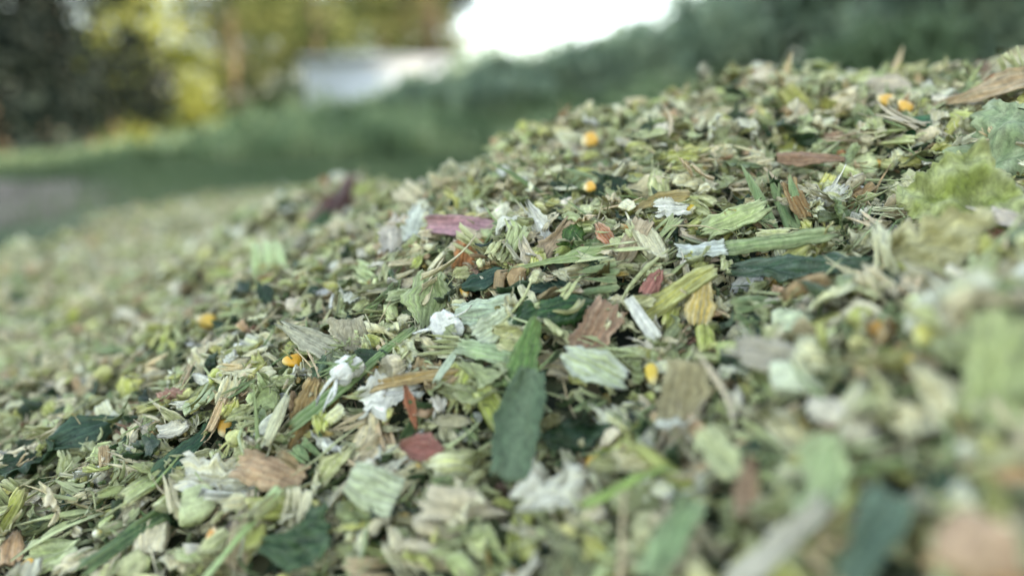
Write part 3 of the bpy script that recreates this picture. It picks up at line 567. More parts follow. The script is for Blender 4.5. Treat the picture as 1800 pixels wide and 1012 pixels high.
def hero_build(a, k):
    kind, px, py, ang, lp, wp, facing, lift, cols, kw, name, label, short, mk = a
    if (py > 780 and px > 1080) or (px > 1700 and py > 500): lp *= .72; wp *= .68
    if 'mat' in k: mk = k['mat']
    r = np.random.default_rng(int(px * 7 + py * 13))
    if px < 760 and py < 450: lift += .025
    if kind == 'kernel': lift *= .35
    d = max(hit(px, py) - lift, .07)
    P = at(px, py, d)
    S = heap_normal(np.array([P[0]]), np.array([P[1]]))[0]
    V = -ray(px, py); V = V / np.linalg.norm(V)
    n = S * (1 - facing) + V * facing * .9 + np.array([0, 0, .25]) * facing + r.normal(0, .08, 3); n /= np.linalg.norm(n)
    th = math.radians(ang)
    a0 = RGT * math.cos(th) + UPV * math.sin(th); b0 = -RGT * math.sin(th) + UPV * math.cos(th)
    ax = a0 - V * (a0 @ n) / (V @ n); la = np.linalg.norm(ax); ax /= la
    by = np.cross(n, ax); lb = max(abs(by @ b0), .45)
    L = lp * d / FPX * min(la, 1.8); W = wp * d / FPX / lb
    kk = dict(kw)
    if kind == 'sheet':
        kk.setdefault('nu', 18); kk.setdefault('nv', 14); kk.setdefault('thick', .0004); kk.setdefault('wob', .07); kk.setdefault('crumple', .018); kk.setdefault('side', .2); kk.setdefault('rib_n', 5); kk.setdefault('rib_a', .01)
        T = sheet(r, L, W, **kk)
    elif kind == 'chunk':
        kk.setdefault('nu', 14); kk.setdefault('nv', 18); T = chunk(r, L, W, W * .8, **kk)
    elif kind == 'kernel': T = kernel(r, L * .88, W * .8, W * .55, 18, 20, **kk)
    else: T = fibre(r, L, wp / 2 * d / FPX, 22, 8, .35)
    v, f, w, b = T
    R = np.stack([ax, by, n])
    C = np.array(cols[0])[None] * (1 - w[:, None]) + np.array(cols[1])[None] * w[:, None]
    b = b + [0, 0, r.uniform(0, 10)]
    me = quad_mesh(name, v @ R, f, M[mk], C, b)
    o = add_obj(name, me, loc=P)
    cat = {'maize_kernel': 'kernel', 'maize_leaf': 'leaf', 'leaf_scrap': 'leaf', 'crumpled_leaf': 'leaf', 'dry_leaf': 'leaf', 'leaf_strip': 'leaf', 'leaf_midrib': 'leaf'}.get(name, 'plant chip')
    tag(o, label, cat, group={'maize_kernel': 'maize kernels on the heap', 'maize_leaf': 'pieces of maize leaf on the heap', 'leaf_scrap': 'pieces of maize leaf on the heap'}.get(name))
    return (px, py, short, d, ang, lp, wp)

hero_pts = [hero_build(a, k) for a, k in HEROES]

# ------------------------------------------------------------------ scatter of chopped maize
def in_view(p, m=120):
    x, y, d = project(p)
    return (d > .05) & (x > -m) & (x < 1800 + m) & (y > -m) & (y < 1012 + m)

def sample_zone(n, x0, x1, y0, y1, dmin, dmax, r):
    x = r.uniform(x0, x1, n); y = r.uniform(y0, y1, n)
    z = heap_z(x, y); p = np.stack([x, y, z], -1); d = p @ FWD
    nn = heap_normal(x, y)
    front = (nn * -p).sum(1) / np.linalg.norm(p, axis=1) > -.12
    k = in_view(p) & (d > dmin) & (d < dmax) & front
    return p[k], nn[k]

DENS = {  # pieces per square metre near, far
 'leaf_scrap': (7200, 2200), 'husk_flake': (16500, 8500), 'stalk_chip': (10500, 6500), 'maize_kernel': (260, 260), 'stalk_fibre': (8000, 1500), 'frayed_shred': (9000, 1800), 'crumb': (62000, 9000)}
KIND_N = {}
pieces = []      # per kind list of (V, F, C, B, pid)
counter = 0
all_V = {}; 
def clear_of_heroes(p, kind, r):
    x, y, d = project(p); bad = np.zeros(len(p), bool); ext = 14 * .3 / np.maximum(d, .1)
    for (hx, hy, _, hd, ang, lp, wp) in hero_pts:
        c, s_ = math.cos(math.radians(ang)), math.sin(math.radians(ang))
        u = (x - hx) * c - (y - hy) * s_; v = (x - hx) * s_ + (y - hy) * c
        bad |= ((np.abs(u) / (lp * .42 + ext * .5)) ** 2 + (np.abs(v) / (wp * .42 + ext * .5)) ** 2 < 1) & (d < hd + .001)
    if kind == 'crumb': bad &= r.random(len(p)) < .85
    return ~bad
def instantiate(kind, templates, pts, nrm, r, scale):
    """returns list of dict per piece"""
    out = []
    n = len(pts)
    ti = r.integers(0, len(templates), n)
    pal = PAL[kind]; pw = np.array([p[3] for p in pal], float)
    # colours come in soft patches of the heap as well as piece by piece
    ci = r.choice(len(pal), n, p=pw / pw.sum())
    tilt = {'stalk_fibre': .35, 'maize_kernel': .9, 'crumb': .9}.get(kind, .55)
    nn = nrm + r.normal(0, tilt, (n, 3)) * np.where(r.random(n) < .18, 1.9, 1)[:, None]; nn /= np.linalg.norm(nn, axis=1, keepdims=True)
    an = r.uniform(0, 2 * math.pi, n)
    a = np.stack([np.cos(an), np.sin(an), np.zeros(n)], -1); a -= nn * (a * nn).sum(1, keepdims=True); a /= np.linalg.norm(a, axis=1, keepdims=True)
    b = np.cross(nn, a)
    Rm = np.stack([a, b, nn], 1)
    sc = scale * np.minimum(r.lognormal(-.1, .34, n), 1.9) if kind != 'maize_kernel' else scale * r.lognormal(-.1, .15, n)
    jit = r.normal(1, .14, (n, 1)) * np.exp(r.normal(0, .025, (n, 3)))
    for t, (v, f, w, fb) in enumerate(templates):
        idx = np.nonzero(ti == t)[0]
        if not len(idx): continue
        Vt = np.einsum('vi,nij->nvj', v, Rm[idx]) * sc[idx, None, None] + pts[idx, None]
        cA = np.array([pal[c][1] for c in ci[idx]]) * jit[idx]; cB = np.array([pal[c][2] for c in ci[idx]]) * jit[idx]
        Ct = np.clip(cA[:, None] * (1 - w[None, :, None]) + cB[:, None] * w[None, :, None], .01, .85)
        rz = r.uniform(0, 10, len(idx))
        Bt = np.repeat(fb[None] , len(idx), 0) * sc[idx, None, None]; Bt[:, :, 2] += rz[:, None]
        out.append((Vt, f, Ct, Bt, ci[idx], pts[idx]))
    return out

TOP = 280
zb_items = []   # (kind, batch index, in-batch index arrays)
batches = {}
for kind in DENS:
    r = np.random.default_rng(hash_seed := {'leaf_scrap': 3, 'husk_flake': 4, 'stalk_chip': 5, 'maize_kernel': 6, 'stalk_fibre': 7, 'frayed_shred': 8, 'crumb': 9}[kind])
    hi = make_templates(kind, r, True); lo = make_templates(kind, r, False)
    near, far = DENS[kind]
    B = []
    p, nn = sample_zone(int(near * .95 * .8), -.45, .5, .02, .82, .085, .62, r)
    off = r.uniform(-.013, .004, len(p)) if kind != 'crumb' else r.uniform(-.013, .0, len(p))
    if kind == 'maize_kernel': off = r.uniform(-.007, .001, len(p))
    d = p @ FWD; p = p + nn * (off * np.clip(d / .2, .35, 1))[:, None]
    # never right on the lens, and clear of it
    keep = (np.linalg.norm(p, axis=1) > .10) & clear_of_heroes(p, kind, r)
    p, nn, d = p[keep], nn[keep], d[keep]
    if kind == 'crumb':
        kk_ = (d > .2) | (r.random(len(d)) < .45); p, nn, d = p[kk_], nn[kk_], d[kk_]
    k = d < .2
    B += instantiate(kind, hi, p[k], nn[k], r, 1.22)
    k = (d < .45) & (d >= .2)
    B += instantiate(kind, hi, p[k], nn[k], r, 1.0)
    k = d < .45
    B += instantiate(kind, lo, p[~k], nn[~k], r, 1.05)
    p, nn = sample_zone(int(far * 2.2 * 3.0), -1.45, .75, .45, 3.45, .62, 3.5, r)
    edge = -1.12 + vnoise(p[:, 0] * 0, p[:, 1], .35, 9) * .35 + vnoise(p[:, 0] * 0, p[:, 1], .08, 19) * .12
    fade = np.clip((p[:, 0] - edge) / .18, 0, 1) * np.clip((3.4 - p[:, 1]) / .7, 0, 1) 
    k = r.random(len(p)) < fade; p, nn = p[k], nn[k]
    p = p + nn * r.uniform(-.006, .006, (len(p), 1))
    B += instantiate(kind, lo, p, nn, r, 1.5)
    batches[kind] = B

# how much of each piece shows from the camera: a coarse depth buffer over all pieces
pid_of = []; kinds_list = list(DENS)
cells = []; deps = []; pids = []
pid = 0; ref = []
RX, RY = 640, 360
for kind in kinds_list:
    for bi, (Vt, f, Ct, Bt, ci, pp) in enumerate(batches[kind]):
        n = len(Vt); fc = Vt[:, f].mean(2)
        P = np.concatenate([fc, Vt], 1)
        x, y, d = project(P.reshape(-1, 3))
        ids = np.repeat(np.arange(pid, pid + n), P.shape[1])
        cx = (x / 1800 * RX).astype(int); cy = (y / 1012 * RY).astype(int)
        k = (cx >= 0) & (cx < RX) & (cy >= 0) & (cy < RY)
        cells.append((cy[k] * RX + cx[k]).astype(np.int32)); deps.append(d[k].astype(np.float32)); pids.append(ids[k].astype(np.int32))
        ref += [(kind, bi, j) for j in range(n)]
        pid += n
cells = np.concatenate(cells); deps = np.concatenate(deps); pids = np.concatenate(pids)
order = np.lexsort((deps, cells)); cs = cells[order]; first = np.r_[True, cs[1:] != cs[:-1]]
vis = np.bincount(pids[order][first], minlength=pid)
del cells, deps, pids, order, cs
print('pieces', pid, 'visible', (vis > 0).sum())

NICE = {'leaf_scrap': 'leaf scrap', 'husk_flake': 'husk flake', 'stalk_chip': 'stalk chip', 'maize_kernel': 'kernel', 'stalk_fibre': 'fibre', 'frayed_shred': 'frayed shred'}
CAT = {'leaf_scrap': 'leaf', 'husk_flake': 'plant chip', 'stalk_chip': 'plant chip', 'maize_kernel': 'kernel', 'stalk_fibre': 'plant fibre', 'frayed_shred': 'plant fibre'}
GRP = {'leaf_scrap': 'chopped leaf scraps on the heap', 'husk_flake': 'husk flakes on the heap', 'stalk_chip': 'stalk chips on the heap', 'maize_kernel': 'maize kernels on the heap',
       'stalk_fibre': 'loose fibres on the heap', 'frayed_shred': 'frayed shreds on the heap'}
ORD = ['nearest', 'second nearest', 'third nearest', 'fourth nearest', 'fifth nearest', 'sixth nearest', 'seventh nearest', 'eighth nearest', 'ninth nearest', 'tenth nearest']
HP = np.array([(h[0], h[1]) for h in hero_pts], float)
chosen = set(); lab = {}
start = {}
i0 = 0
for kind in kinds_list:
    n = sum(len(b[0]) for b in batches[kind]); start[kind] = (i0, i0 + n); i0 += n
    if kind == 'crumb': continue
    a, b = start[kind]
    idx = np.arange(a, b)[np.argsort(-vis[a:b])][:TOP]
    chosen |= {int(i) for i in idx if vis[i] > 0}
bucket = {}
for i in sorted(chosen):
    kind, bi, j = ref[i]; ci = int(batches[kind][bi][4][j]); p = batches[kind][bi][5][j]
    x, y, d = project(p); x = float(x); y = float(y)
    dd = np.hypot(HP[:, 0] - x, (HP[:, 1] - y) * 1.2); h = int(np.argmin(dd))
    dx, dy = x - HP[h, 0], y - HP[h, 1]
    rel = ('right of' if dx > 0 else 'left of') if abs(dx) > abs(dy) else ('below' if dy > 0 else 'above')
    bucket.setdefault((kind, ci, h, rel), []).append((float(dd[h]), i))
for (kind, ci, h, rel), L in bucket.items():
    L.sort()
    for q, (_, i) in enumerate(L):
        o_ = '' if len(L) == 1 else ', ' + (ORD[q] if q < 10 else 'far') + ' such piece'
        lab[i] = f"{PAL[kind][ci][0]} {NICE[kind]} {rel} the {hero_pts[h][2]}{o_}"
i = 0
for kind in kinds_list:
    SV = []; SF = []; SC = []; SB = []; off = 0
    for bi, (Vt, f, Ct, Bt, ci, pp) in enumerate(batches[kind]):
        n = len(Vt); rest = []
        for j in range(n):
            if i in chosen:
                o = add_obj(kind, quad_mesh(kind, Vt[j] - pp[j], f, M[MATOF[kind]], Ct[j], Bt[j]), loc=pp[j])
                tag(o, lab[i], CAT[kind], GRP[kind])
            else: rest.append(j)
            i += 1
        if rest:
            m = len(rest); nv = Vt.shape[1]
            SV.append(Vt[rest].reshape(-1, 3)); SC.append(Ct[rest].reshape(-1, 3)); SB.append(Bt[rest].reshape(-1, 3))
            SF.append((f[None] + (off + np.arange(m) * nv)[:, None, None]).reshape(-1, 4)); off += m * nv
    names = {'leaf_scrap': ('leaf_litter', 'mass of green chopped leaf bits filling the heap', 'chopped leaves'), 'husk_flake': ('husk_litter', 'mass of pale husk bits filling the heap', 'chopped husks'),
             'stalk_chip': ('stalk_litter', 'mass of pale stalk bits filling the heap', 'chopped stalks'), 'maize_kernel': ('kernel_litter', 'scattered small kernels half buried in the heap', 'kernels'),
             'stalk_fibre': ('fibre_litter', 'tangle of thin fibres all through the heap', 'fibres'), 'frayed_shred': ('shred_litter', 'mass of frayed shreds filling the heap', 'shreds'),
             'crumb': ('crumb_litter', 'fine crumbs of chopped maize between the pieces', 'crumbs')}[kind]
    if SV:
        o = add_obj(names[0], quad_mesh(names[0], np.concatenate(SV), np.concatenate(SF), M[MATOF[kind]], np.concatenate(SC), np.concatenate(SB)))
        tag(o, names[1], names[2], kind='stuff')
    batches[kind] = None

# ------------------------------------------------------------------ heap core under the pieces
def hf_mesh(name, x0, x1, y0, y1, step, fz, m):
    xs = np.arange(x0, x1 + step / 2, step); ys = np.arange(y0, y1 + step / 2, step)
    X, Y = np.meshgrid(xs, ys, indexing='ij'); Z = fz(X, Y)
    return quad_mesh(name, np.stack([X, Y, Z], -1).reshape(-1, 3), grid_faces(len(xs), len(ys)), m)

m_core, nt, b, out = mat('packed_silage')
tc = N(nt, 'ShaderNodeTexCoord')
v1 = N(nt, 'ShaderNodeTexVoronoi', Scale=170.0); n1 = N(nt, 'ShaderNodeTexNoise', Scale=60.0, Detail=6.0)
mp = N(nt, 'ShaderNodeMapping'); mp.inputs['Scale'].default_value = (1, .6, 1)
nt.links.new(tc.outputs['Object'], mp.inputs[0]); nt.links.new(mp.outputs[0], v1.inputs['Vector']); nt.links.new(tc.outputs['Object'], n1.inputs['Vector'])
sep = N(nt, 'ShaderNodeSeparateColor'); nt.links.new(v1.outputs['Color'], sep.inputs[0])
c = ramp(nt, sep.outputs[0], [(0, (.012, .018, .008)), (.35, (.03, .045, .018)), (.7, (.09, .11, .05)), (1, (.15, .13, .07))])  # near-black tones put the shade of the gaps into the colour
c = mixc(nt, 1.0, c, ramp(nt, n1.outputs[0], [(.3, .45), (.7, 1.1)]), 'MULTIPLY')
nt.links.new(c, b.inputs['Base Color']); b.inputs['Roughness'].default_value = .85
bp = N(nt, 'ShaderNodeBump', Strength=1.0, Distance=.004); nt.links.new(n1.outputs[0], bp.inputs['Height']); nt.links.new(bp.outputs[0], b.inputs['Normal'])

def core_z(x, y):
    z = heap_z(x, y) - .0125
    e = -1.15 + vnoise(x * 0, y, .35, 9) * .35
    out_ = np.clip((e - x) / .1, 0, 1) + np.clip((y - 3.2) / .4, 0, 1) + np.clip((x - 1.2) / .3, 0, 1) + np.clip((-.35 - y) / .15, 0, 1) + np.clip((y - 1.6) / .5, 0, 1) * .35
    return z - out_ * .08
core = add_obj('silage_heap', hf_mesh('silage_heap', -1.5, 1.6, -.6, 3.6, .0125, core_z, m_core))
tag(core, 'packed body of the chopped maize heap under the loose pieces', 'silage heap', kind='structure')

# ------------------------------------------------------------------ ground, path
GZ = -.222
def ground_z(x, y):
    h = GZ + .02 * np.sin(x * .7 + 1) * np.sin(y * .5) * np.clip(y / 6, 0, 1)
    h = h + .45 * np.exp(-((x - .5) / 3.2) ** 2 - ((y - 8.5) / 2.2) ** 2) + .55 * np.exp(-((x - 7) / 4.5) ** 2 - ((y - 9) / 4) ** 2)
    h = h + np.clip((y - 16) / 30, 0, 1) * .9
    return h
m_ground = simple_mat('meadow_soil', (.05, .07, .04), (.10, .13, .07), 2.5, .9, c3=(.17, .18, .12), bump=.03)
xs = np.r_[np.linspace(-400, -30, 25), np.linspace(-28, 28, 120), np.linspace(30, 400, 25)]
ys = np.r_[np.linspace(-60, -3, 20), np.linspace(-2.5, 30, 120), np.linspace(33, 600, 30)]
X, Y = np.meshgrid(xs, ys, indexing='ij')
g = add_obj('ground', quad_mesh('ground', np.stack([X, Y, ground_z(X, Y)], -1).reshape(-1, 3), grid_faces(len(xs), len(ys)), m_ground)); tag(g, kind='structure')

m_path = simple_mat('gravel', (.07, .06, .045), (.15, .13, .105), 5, .9, bump=.01, c3=(.25, .22, .185))
px_ = []; nr = 60
yy = np.linspace(.2, 4.3, nr)
cx = np.interp(yy, [.2, 1.5, 3, 4.3], [-1.75, -1.85, -2.3, -2.9]); hw = np.interp(yy, [.2, 4.3], [.55, .75])
tt = np.linspace(-1, 1, 9)
Vp = np.stack([cx[:, None] + hw[:, None] * tt[None] + (.30 * vnoise(yy * 0, yy, .5, 4) + .12 * vnoise(yy * 0, yy, .15, 8))[:, None], np.repeat(yy[:, None], 9, 1), np.zeros((nr, 9))], -1)
Vp[..., 2] = ground_z(Vp[..., 0], Vp[..., 1]) + .006
o = add_obj('path', quad_mesh('path', Vp.reshape(-1, 3), grid_faces(nr, 9), m_path)); tag(o, kind='structure')

# grass blades (nobody could count them)
def blades(P, H, Wd, r, lean=.35, seg=2):
    n = len(P); an = r.uniform(0, 2 * math.pi, n); d = np.stack([np.cos(an), np.sin(an), np.zeros(n)], -1)
    l = np.stack([np.cos(an + 1.57), np.sin(an + 1.57), np.zeros(n)], -1) * (r.uniform(.1, 1, n) * lean)[:, None]
    rows = []
    for s, w in ((0, 1), (.5, .85), (1, .12)):
        c = P + np.array([0, 0, 1]) * (H * s)[:, None] * (1 - .15 * s) + l * (H * s ** 2)[:, None]
        rows.append(np.stack([c - d * (Wd * w / 2)[:, None], c + d * (Wd * w / 2)[:, None]], 1))
    V = np.stack(rows, 1).reshape(n * 6, 3); b_ = np.arange(n)[:, None] * 6
    F = np.concatenate([b_ + [0, 1, 3, 2], b_ + [2, 3, 5, 4]])
    return V, F
m_grass = simple_mat('grass_blades', (.06, .10, .05), (.11, .16, .08), 1.3, .6, .25, c3=(.20, .24, .13))
r = np.random.default_rng(21)
n = 60000
x = r.uniform(-7, 4, n); y = r.uniform(1.2, 7.5, n)
dpath = np.abs(x - np.interp(y, [.2, 1.5, 3, 4.3, 8], [-1.75, -1.85, -2.3, -2.9, -5])) - np.interp(y, [.2, 4.3], [.55, .75])
kk = ((dpath > -.28 * r.random(n) ** 2) | (y > 4.4) | (r.random(n) < .05)) & ((x < -1.0) | (y > 2.6 + vnoise(x, y, .5, 3) * 1.2) | (r.random(n) < .02))
x, y = x[kk], y[kk]
V, F = blades(np.stack([x, y, ground_z(x, y)], -1), r.uniform(.04, .12, len(x)) * np.clip((y - 1) / 2.6, .25, 1.3), r.uniform(.004, .009, len(x)) * np.clip(y / 3, .6, 1.6), r)
tag(add_obj('grass', quad_mesh('grass', V, F, m_grass)), 'short green grass beyond the heap and along the path', 'grass', kind='stuff')
# tall weeds on the bank
m_weed = simple_mat('weed_leaves', (.08, .13, .07), (.22, .31, .16), 2.6, .45, .4, c3=(.46, .54, .32))
n = 60000
x = r.uniform(-5.5, 9, n); y = r.uniform(5.2, 9.5, n)
dens = np.clip((x + 4.5) / 2.5, 0, 1) ** .5
kk = r.random(n) < dens; x, y = x[kk], y[kk]
hgt = (.10 + .29 * np.clip((x + 3.6) / 1.6, 0, 1)) * (1 + 1.1 * vnoise(x, y, .7, 31) + .6 * vnoise(x, y, .25, 32)) * r.uniform(.5, 1.1, len(x))
V1, F1 = blades(np.stack([x, y, ground_z(x, y)], -1), hgt, r.uniform(.012, .03, len(x)), r, .4)
zz = ground_z(x, y) + hgt * r.uniform(.3, 1, len(x))
V2, F2 = leaf_quads(np.stack([x, y, zz], -1), r.uniform(.04, .09, len(x)), r)
tag(add_obj('weeds', quad_mesh('weeds', np.concatenate([V1, V2]), np.concatenate([F1, F2 + len(V1)]), m_weed)), 'dark green tall weeds covering the low bank behind the heap', 'weeds', kind='stuff')

# ------------------------------------------------------------------ trees and bushes
m_bark = simple_mat('bark', (.10, .075, .05), (.20, .15, .10), 12, .9, bump=.02)
m_barkpale = simple_mat('pale_bark', (.30, .21, .14), (.42, .31, .22), 10, .85, bump=.01)
FOL = {
 'spruce': simple_mat('spruce_needles', (.010, .018, .014), (.016, .028, .020), 1.0, .7, .05),
 'yellow': simple_mat('yellow_leaves', (.20, .23, .05), (.38, .41, .09), .9, .6, .45, c3=(.52, .52, .16)),
 'olive': simple_mat('olive_leaves', (.055, .08, .03), (.13, .16, .05), .8, .6, .35, c3=(.32, .32, .10)),
 'rust': simple_mat('autumn_leaves', (.05, .065, .03), (.14, .135, .055), .8, .6, .3, c3=(.28, .26, .09)),
 'bush': simple_mat('bush_leaves', (.11, .17, .13), (.31, .41, .30), 2.6, .38, .45, c3=(.60, .70, .50)),  # palest ramp colour paints mottled highlights into the leaves
 'bushlight': simple_mat('bush_leaves_light', (.15, .22, .12), (.22, .31, .17), 1.6, .45, .4),
}
def tree(px, dist, base_z, crown_c, crown_r, n, size, fol, label, name, seed, group, bark=m_bark, conical=False, clumps=45, crad=.22, trunk_r=.14, cat='tree'):
    """crown_c height of crown centre above base, crown_r (rx, ry, rz)"""
    r = np.random.default_rng(seed)
    X = (px - 900) / FPX * dist; base = np.array([X, dist, ground_z(X, dist) + base_z])
    root = empty(name, base); tag(root, label, cat, group)
    rx, ry, rz = crown_r; c0 = np.array([0, 0, crown_c])
    u = r.normal(size=(clumps, 3)); u /= np.linalg.norm(u, axis=1, keepdims=True); u *= r.uniform(.25, 1, clumps)[:, None] ** .5
    if conical:
        t = r.uniform(0, 1, clumps); a = r.uniform(0, 6.28, clumps); rad = (1 - t) * r.uniform(.4, 1, clumps)
        cc = np.stack([np.cos(a) * rad * rx, np.sin(a) * rad * ry, -rz + 2 * rz * t], -1)
    else: cc = u * [rx, ry, rz]
    cs_ = crad * r.uniform(.6, 1.4, clumps) * min(rx, rz)
    k = r.integers(0, clumps, n)
    P = c0 + cc[k] + r.normal(size=(n, 3)) * cs_[k, None] * [1, 1, .7]
    P = P[P[:, 2] > .02]
    V, F = leaf_quads(P, r.uniform(.6, 1.3, len(P)) * size, r)
    add_obj('crown', quad_mesh('crown', V, F, FOL[fol], smooth=False), root)
    mb = MB(); top = c0[2] + (rz * .85 if conical else rz * .3)
    ts = np.linspace(0, 1, 8); bend = r.normal(0, .03 * top, 2)
    tp = np.stack([bend[0] * np.sin(ts * 3), bend[1] * np.sin(ts * 2.4), ts * top - .05], -1)
    mb.tube(tp, trunk_r * (1 - .75 * ts), 8)
    for q in range(9 if not conical else 5):
        e = c0 + cc[r.integers(0, clumps)] * .85; s0 = tp[int(r.integers(2, 7))]
        mid = (s0 + e) / 2 + r.normal(0, .05, 3) * top * .5 + [0, 0, .05 * top]
        tl = np.linspace(0, 1, 6)[:, None]; pts = s0 * (1 - tl) ** 2 + 2 * mid * tl * (1 - tl) + e * tl ** 2
        mb.tube(pts, trunk_r * .4 * (1 - .8 * tl[:, 0]), 5)
    add_obj('trunk', mb.mesh('trunk', bark, smooth=True), root)
    return root
G1 = 'trees behind the meadow'; G2 = 'bushes behind the heap'
tree(-170, 9.5, 0, 3.0, (1.7, 1.7, 3.0), 16000, .12, 'spruce', 'dark evergreen cut by the left edge of the photo', 'spruce_tree', 1, G1, conical=True, clumps=150, crad=.16)
tree(20, 9.0, 0, 2.6, (1.25, 1.3, 2.6), 16000, .12, 'spruce', 'dark evergreen second from the left, left of the yellow tree', 'spruce_tree', 2, G1, conical=True, clumps=150, crad=.18)
tree(175, 11.0, 0, 3.6, (1.15, 1.2, 3.2), 9000, .12, 'spruce', 'dark evergreen partly behind the yellow tree', 'spruce_tree', 3, G1, conical=True, clumps=90, crad=.18)
tree(210, 15, 0, 2.0, (1.0, 1.2, 1.9), 3600, .16, 'yellow', 'sunlit yellow tree right next to the dark evergreens', 'yellow_tree', 4, G1, clumps=30)
tree(300, 17, 0, 1.9, (1.3, 1.2, 1.6), 3600, .17, 'yellow', 'broad sunlit yellow-green tree at left', 'yellow_tree', 5, G1, clumps=30)
tree(430, 19, 0, 2.8, (1.8, 1.4, 2.8), 3000, .18, 'olive', 'tall olive tree with the pale sunlit trunk', 'autumn_tree', 6, G1, bark=m_barkpale, clumps=34, trunk_r=.08)
tree(560, 21, 0, 4.0, (1.9, 1.5, 2.6), 2600, .18, 'olive', 'olive autumn tree above the left end of the white building', 'autumn_tree', 7, G1, clumps=36)
tree(680, 32, 0, 6.2, (2.9, 2, 3.6), 5200, .25, 'olive', 'olive tree above the middle of the white building', 'autumn_tree', 8, G1, clumps=36)
tree(765, 27, 0, 3.9, (1.2, 1.5, 2.9), 3200, .22, 'rust', 'brown autumn tree at the right end of the white building', 'autumn_tree', 9, G1, clumps=30)
tree(480, 34, 0, 4.0, (2.6, 2, 3.4), 4200, .3, 'spruce', 'dark green tree behind the pale sunlit trunk', 'spruce_tree', 61, G1, clumps=40)
tree(610, 36, 0, 6.0, (3.0, 2, 4.0), 5000, .3, 'olive', 'green tree high behind the left half of the building', 'autumn_tree', 62, G1, clumps=34)
tree(755, 38, 0, 5.4, (2.4, 2, 3.4), 4200, .3, 'spruce', 'dark green tree behind the right half of the building', 'spruce_tree', 63, G1, clumps=30)
tree(885, 20, 0, 1.9, (.6, .6, 1.0), 700, .13, 'bushlight', 'small sparse sapling standing alone in the sky gap', 'young_tree', 71, G1, clumps=26, crad=.3, trunk_r=.04)
tree(1200, 11, 0, 1.7, (.8, .6, .9), 800, .09, 'bush', 'sparse tall shrub poking up at the right edge of the sky gap', 'young_tree', 72, G2, clumps=40, crad=.25, trunk_r=.03)
tree(1010, 12, 0, 1.25, (.9, .6, .5), 500, .09, 'bush', 'thin ragged shrub top at the foot of the sky gap', 'young_tree', 73, G2, clumps=34, crad=.3, trunk_r=.02)
tree(90, 22, 0, 4.5, (2.6, 2, 4.2), 2600, .25, 'olive', 'tall dark olive tree behind the evergreens', 'autumn_tree', 10, G1, clumps=40)
tree(405, 25, 0, 4.6, (2.4, 2, 3.8), 1500, .25, 'rust', 'tall brownish tree behind the yellow trees', 'autumn_tree', 11, G1, clumps=34)
for q, (px, dist, h, rx, f, lb) in enumerate([
    (255, 20, .55, 1.0, 'olive', 'low olive thicket under the yellow trees'),
    (350, 22, .7, 1.2, 'olive', 'low thicket left of the pale sunlit trunk'),
    (455, 22, .7, 1.1, 'olive', 'low thicket right of the pale sunlit trunk'),
    (530, 20.5, .8, .9, 'bush', 'bush at the left end of the white building'),
    (838, 18.6, 1.15, 1.0, 'bush', 'bush at the right end of the white building'),
    (640, 8.6, .20, .45, 'bush', 'low dark weed bush on the bank below the white building'),
    (760, 8.0, .26, .5, 'bush', 'low dark weed bush on the bank left of the hedge'),
    (870, 7.4, .30, .5, 'bush', 'dark weed bush where the bank meets the hedge'),
    (480, 9.2, .16, .45, 'bush', 'low weed bush at the left end of the bank'),
    (850, 15, .6, .6, 'bushlight', 'small light green bush right of the white building'),
    (960, 8.4, .34, .75, 'bush', 'low dark bush at the left end of the hedge'),
    (1090, 8.0, .44, .8, 'bush', 'dark bush second from the left end of the hedge'),
    (1215, 7.8, .54, .8, 'bush', 'dark bush under the bright sky gap'),
    (1350, 7.4, .84, .9, 'bush', 'tall dark bush behind the middle of the ridge'),
    (1490, 7.0, 1.1, .9, 'bush', 'green bush behind the ridge kernels'),
    (1520, 5.6, .45, .42, 'bushlight', 'lighter green pointed bush just above the heap ridge'),
    (1640, 7.2, 1.2, 1.0, 'bush', 'tall bush left of the right edge'),
    (1800, 6.6, 1.2, 1.0, 'bush', 'tall bush cut by the right edge of the photo'),
    (1950, 6.8, 1.1, 1.0, 'bush', 'dark bush outside the right edge')]):
    tree(px, dist, 0, h, (rx, .7, h * 1.0), 8000, .095, f, lb, 'bush', 40 + q, G2, clumps=70, crad=.2, trunk_r=.03, cat='bush')

# ------------------------------------------------------------------ white building in the distance
m_white = simple_mat('white_render', (.58, .62, .70), (.66, .69, .75), 3, .6)
m_roof = simple_mat('pale_metal_roof', (.38, .41, .47), (.44, .47, .53), 2, .5)
m_glass, nt, b, out = mat('window_glass'); b.inputs['Base Color'].default_value = (.03, .04, .05, 1); b.inputs['Roughness'].default_value = .1
m_door = simple_mat('grey_door', (.25, .27, .30), (.32, .34, .36), 4, .6)
bd = 18.0; bx0, bx1 = (545 - 900) / FPX * bd, (795 - 900) / FPX * bd
gz = float(ground_z(np.array(bx0), np.array(bd)))
root = empty('white_building', ((bx0 + bx1) / 2, bd, gz)); tag(root, 'long low white building with pale roof beyond the bank', 'building')
hw_ = (bx1 - bx0) / 2; zt = 2.05 - gz   # eave/roof top above base
mb = MB(); mb.box((-hw_ + .05, 0, -.1), (hw_ - .05, 3.4, zt - .16)); add_obj('wall', mb.mesh('wall', m_white), root)
mb = MB(); e = zt - .16
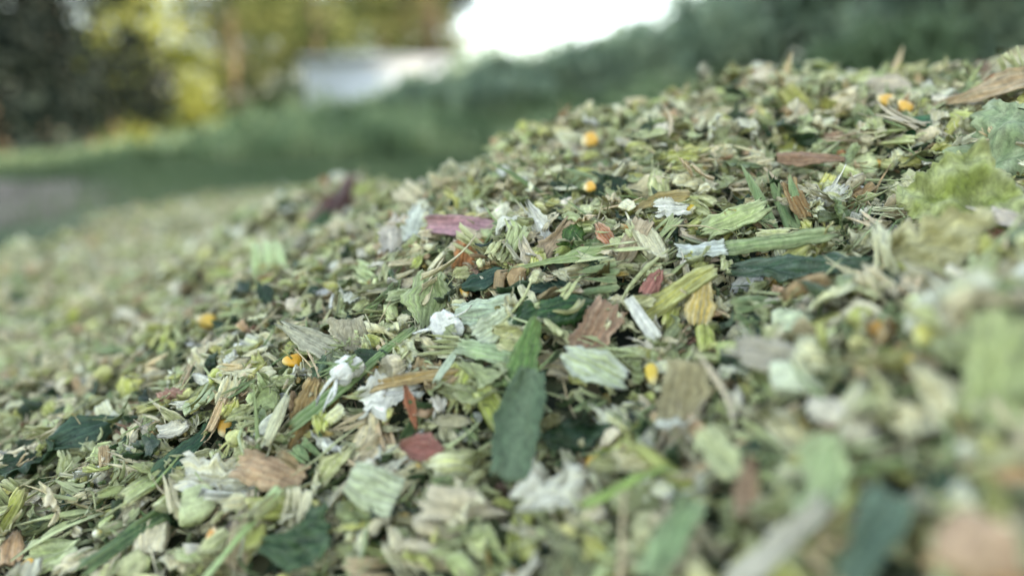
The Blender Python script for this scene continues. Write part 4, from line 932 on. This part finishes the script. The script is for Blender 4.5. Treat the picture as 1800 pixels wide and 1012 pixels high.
mb.add([(-hw_, -.25, e - .02), (hw_, -.25, e - .02), (hw_ - .1, 1.7, zt), (-hw_ + .1, 1.7, zt), (-hw_, -.25, e + .08), (hw_, -.25, e + .08), (hw_ - .1, 1.7, zt + .1), (-hw_ + .1, 1.7, zt + .1)],
       [(0,3,2,1),(4,5,6,7),(0,1,5,4),(1,2,6,5),(2,3,7,6),(3,0,4,7)])
mb.add([(-hw_ + .1, 1.702, zt), (hw_ - .1, 1.702, zt), (hw_, 3.65, e), (-hw_, 3.65, e), (-hw_ + .1, 1.702, zt + .1), (hw_ - .1, 1.702, zt + .1), (hw_, 3.65, e + .1), (-hw_, 3.65, e + .1)],
       [(0,3,2,1),(4,5,6,7),(0,1,5,4),(1,2,6,5),(2,3,7,6),(3,0,4,7)])
add_obj('roof', mb.mesh('roof', m_roof), root)
mb = MB(); mb.box((hw_ - .052, .8, 0), (hw_ - .01, 1.7, 1.3)); add_obj('door', mb.mesh('door', m_door), root)

# ------------------------------------------------------------------ unseen timber block added on the right to cast shade over the heap
m_shade_block = simple_mat('shade_block_boards', (.20, .15, .11), (.30, .24, .18), 3, .85)
m_tin = simple_mat('shade_block_roof', (.22, .22, .23), (.30, .30, .31), 2, .5)
root = empty('shade_block', (7.0, -.3, GZ)); root.rotation_euler = (0, 0, -math.pi / 2 + .12); tag(root, 'unseen gabled block added right of the heap to shade it', 'shade_block')
mb = MB(); mb.box((-7, 0, -.1), (5.4, 5, 3.4)); add_obj('wall', mb.mesh('wall', m_shade_block), root)
mb = MB()
def slab(y0, z0, y1, z1):
    mb.add([(-7.3, y0, z0), (5.7, y0, z0), (5.7, y1, z1), (-7.3, y1, z1), (-7.3, y0, z0 + .12), (5.7, y0, z0 + .12), (5.7, y1, z1 + .12), (-7.3, y1, z1 + .12)], [(0,3,2,1),(4,5,6,7),(0,1,5,4),(1,2,6,5),(2,3,7,6),(3,0,4,7)])
slab(-.4, 3.3, 2.5, 5.1); slab(2.503, 5.1, 5.4, 3.3)
add_obj('roof', mb.mesh('roof', m_tin), root)
mb = MB(); mb.box((-1.5, -.1, 0), (1.5, -.02, 2.6)); add_obj('door', mb.mesh('door', m_door), root)
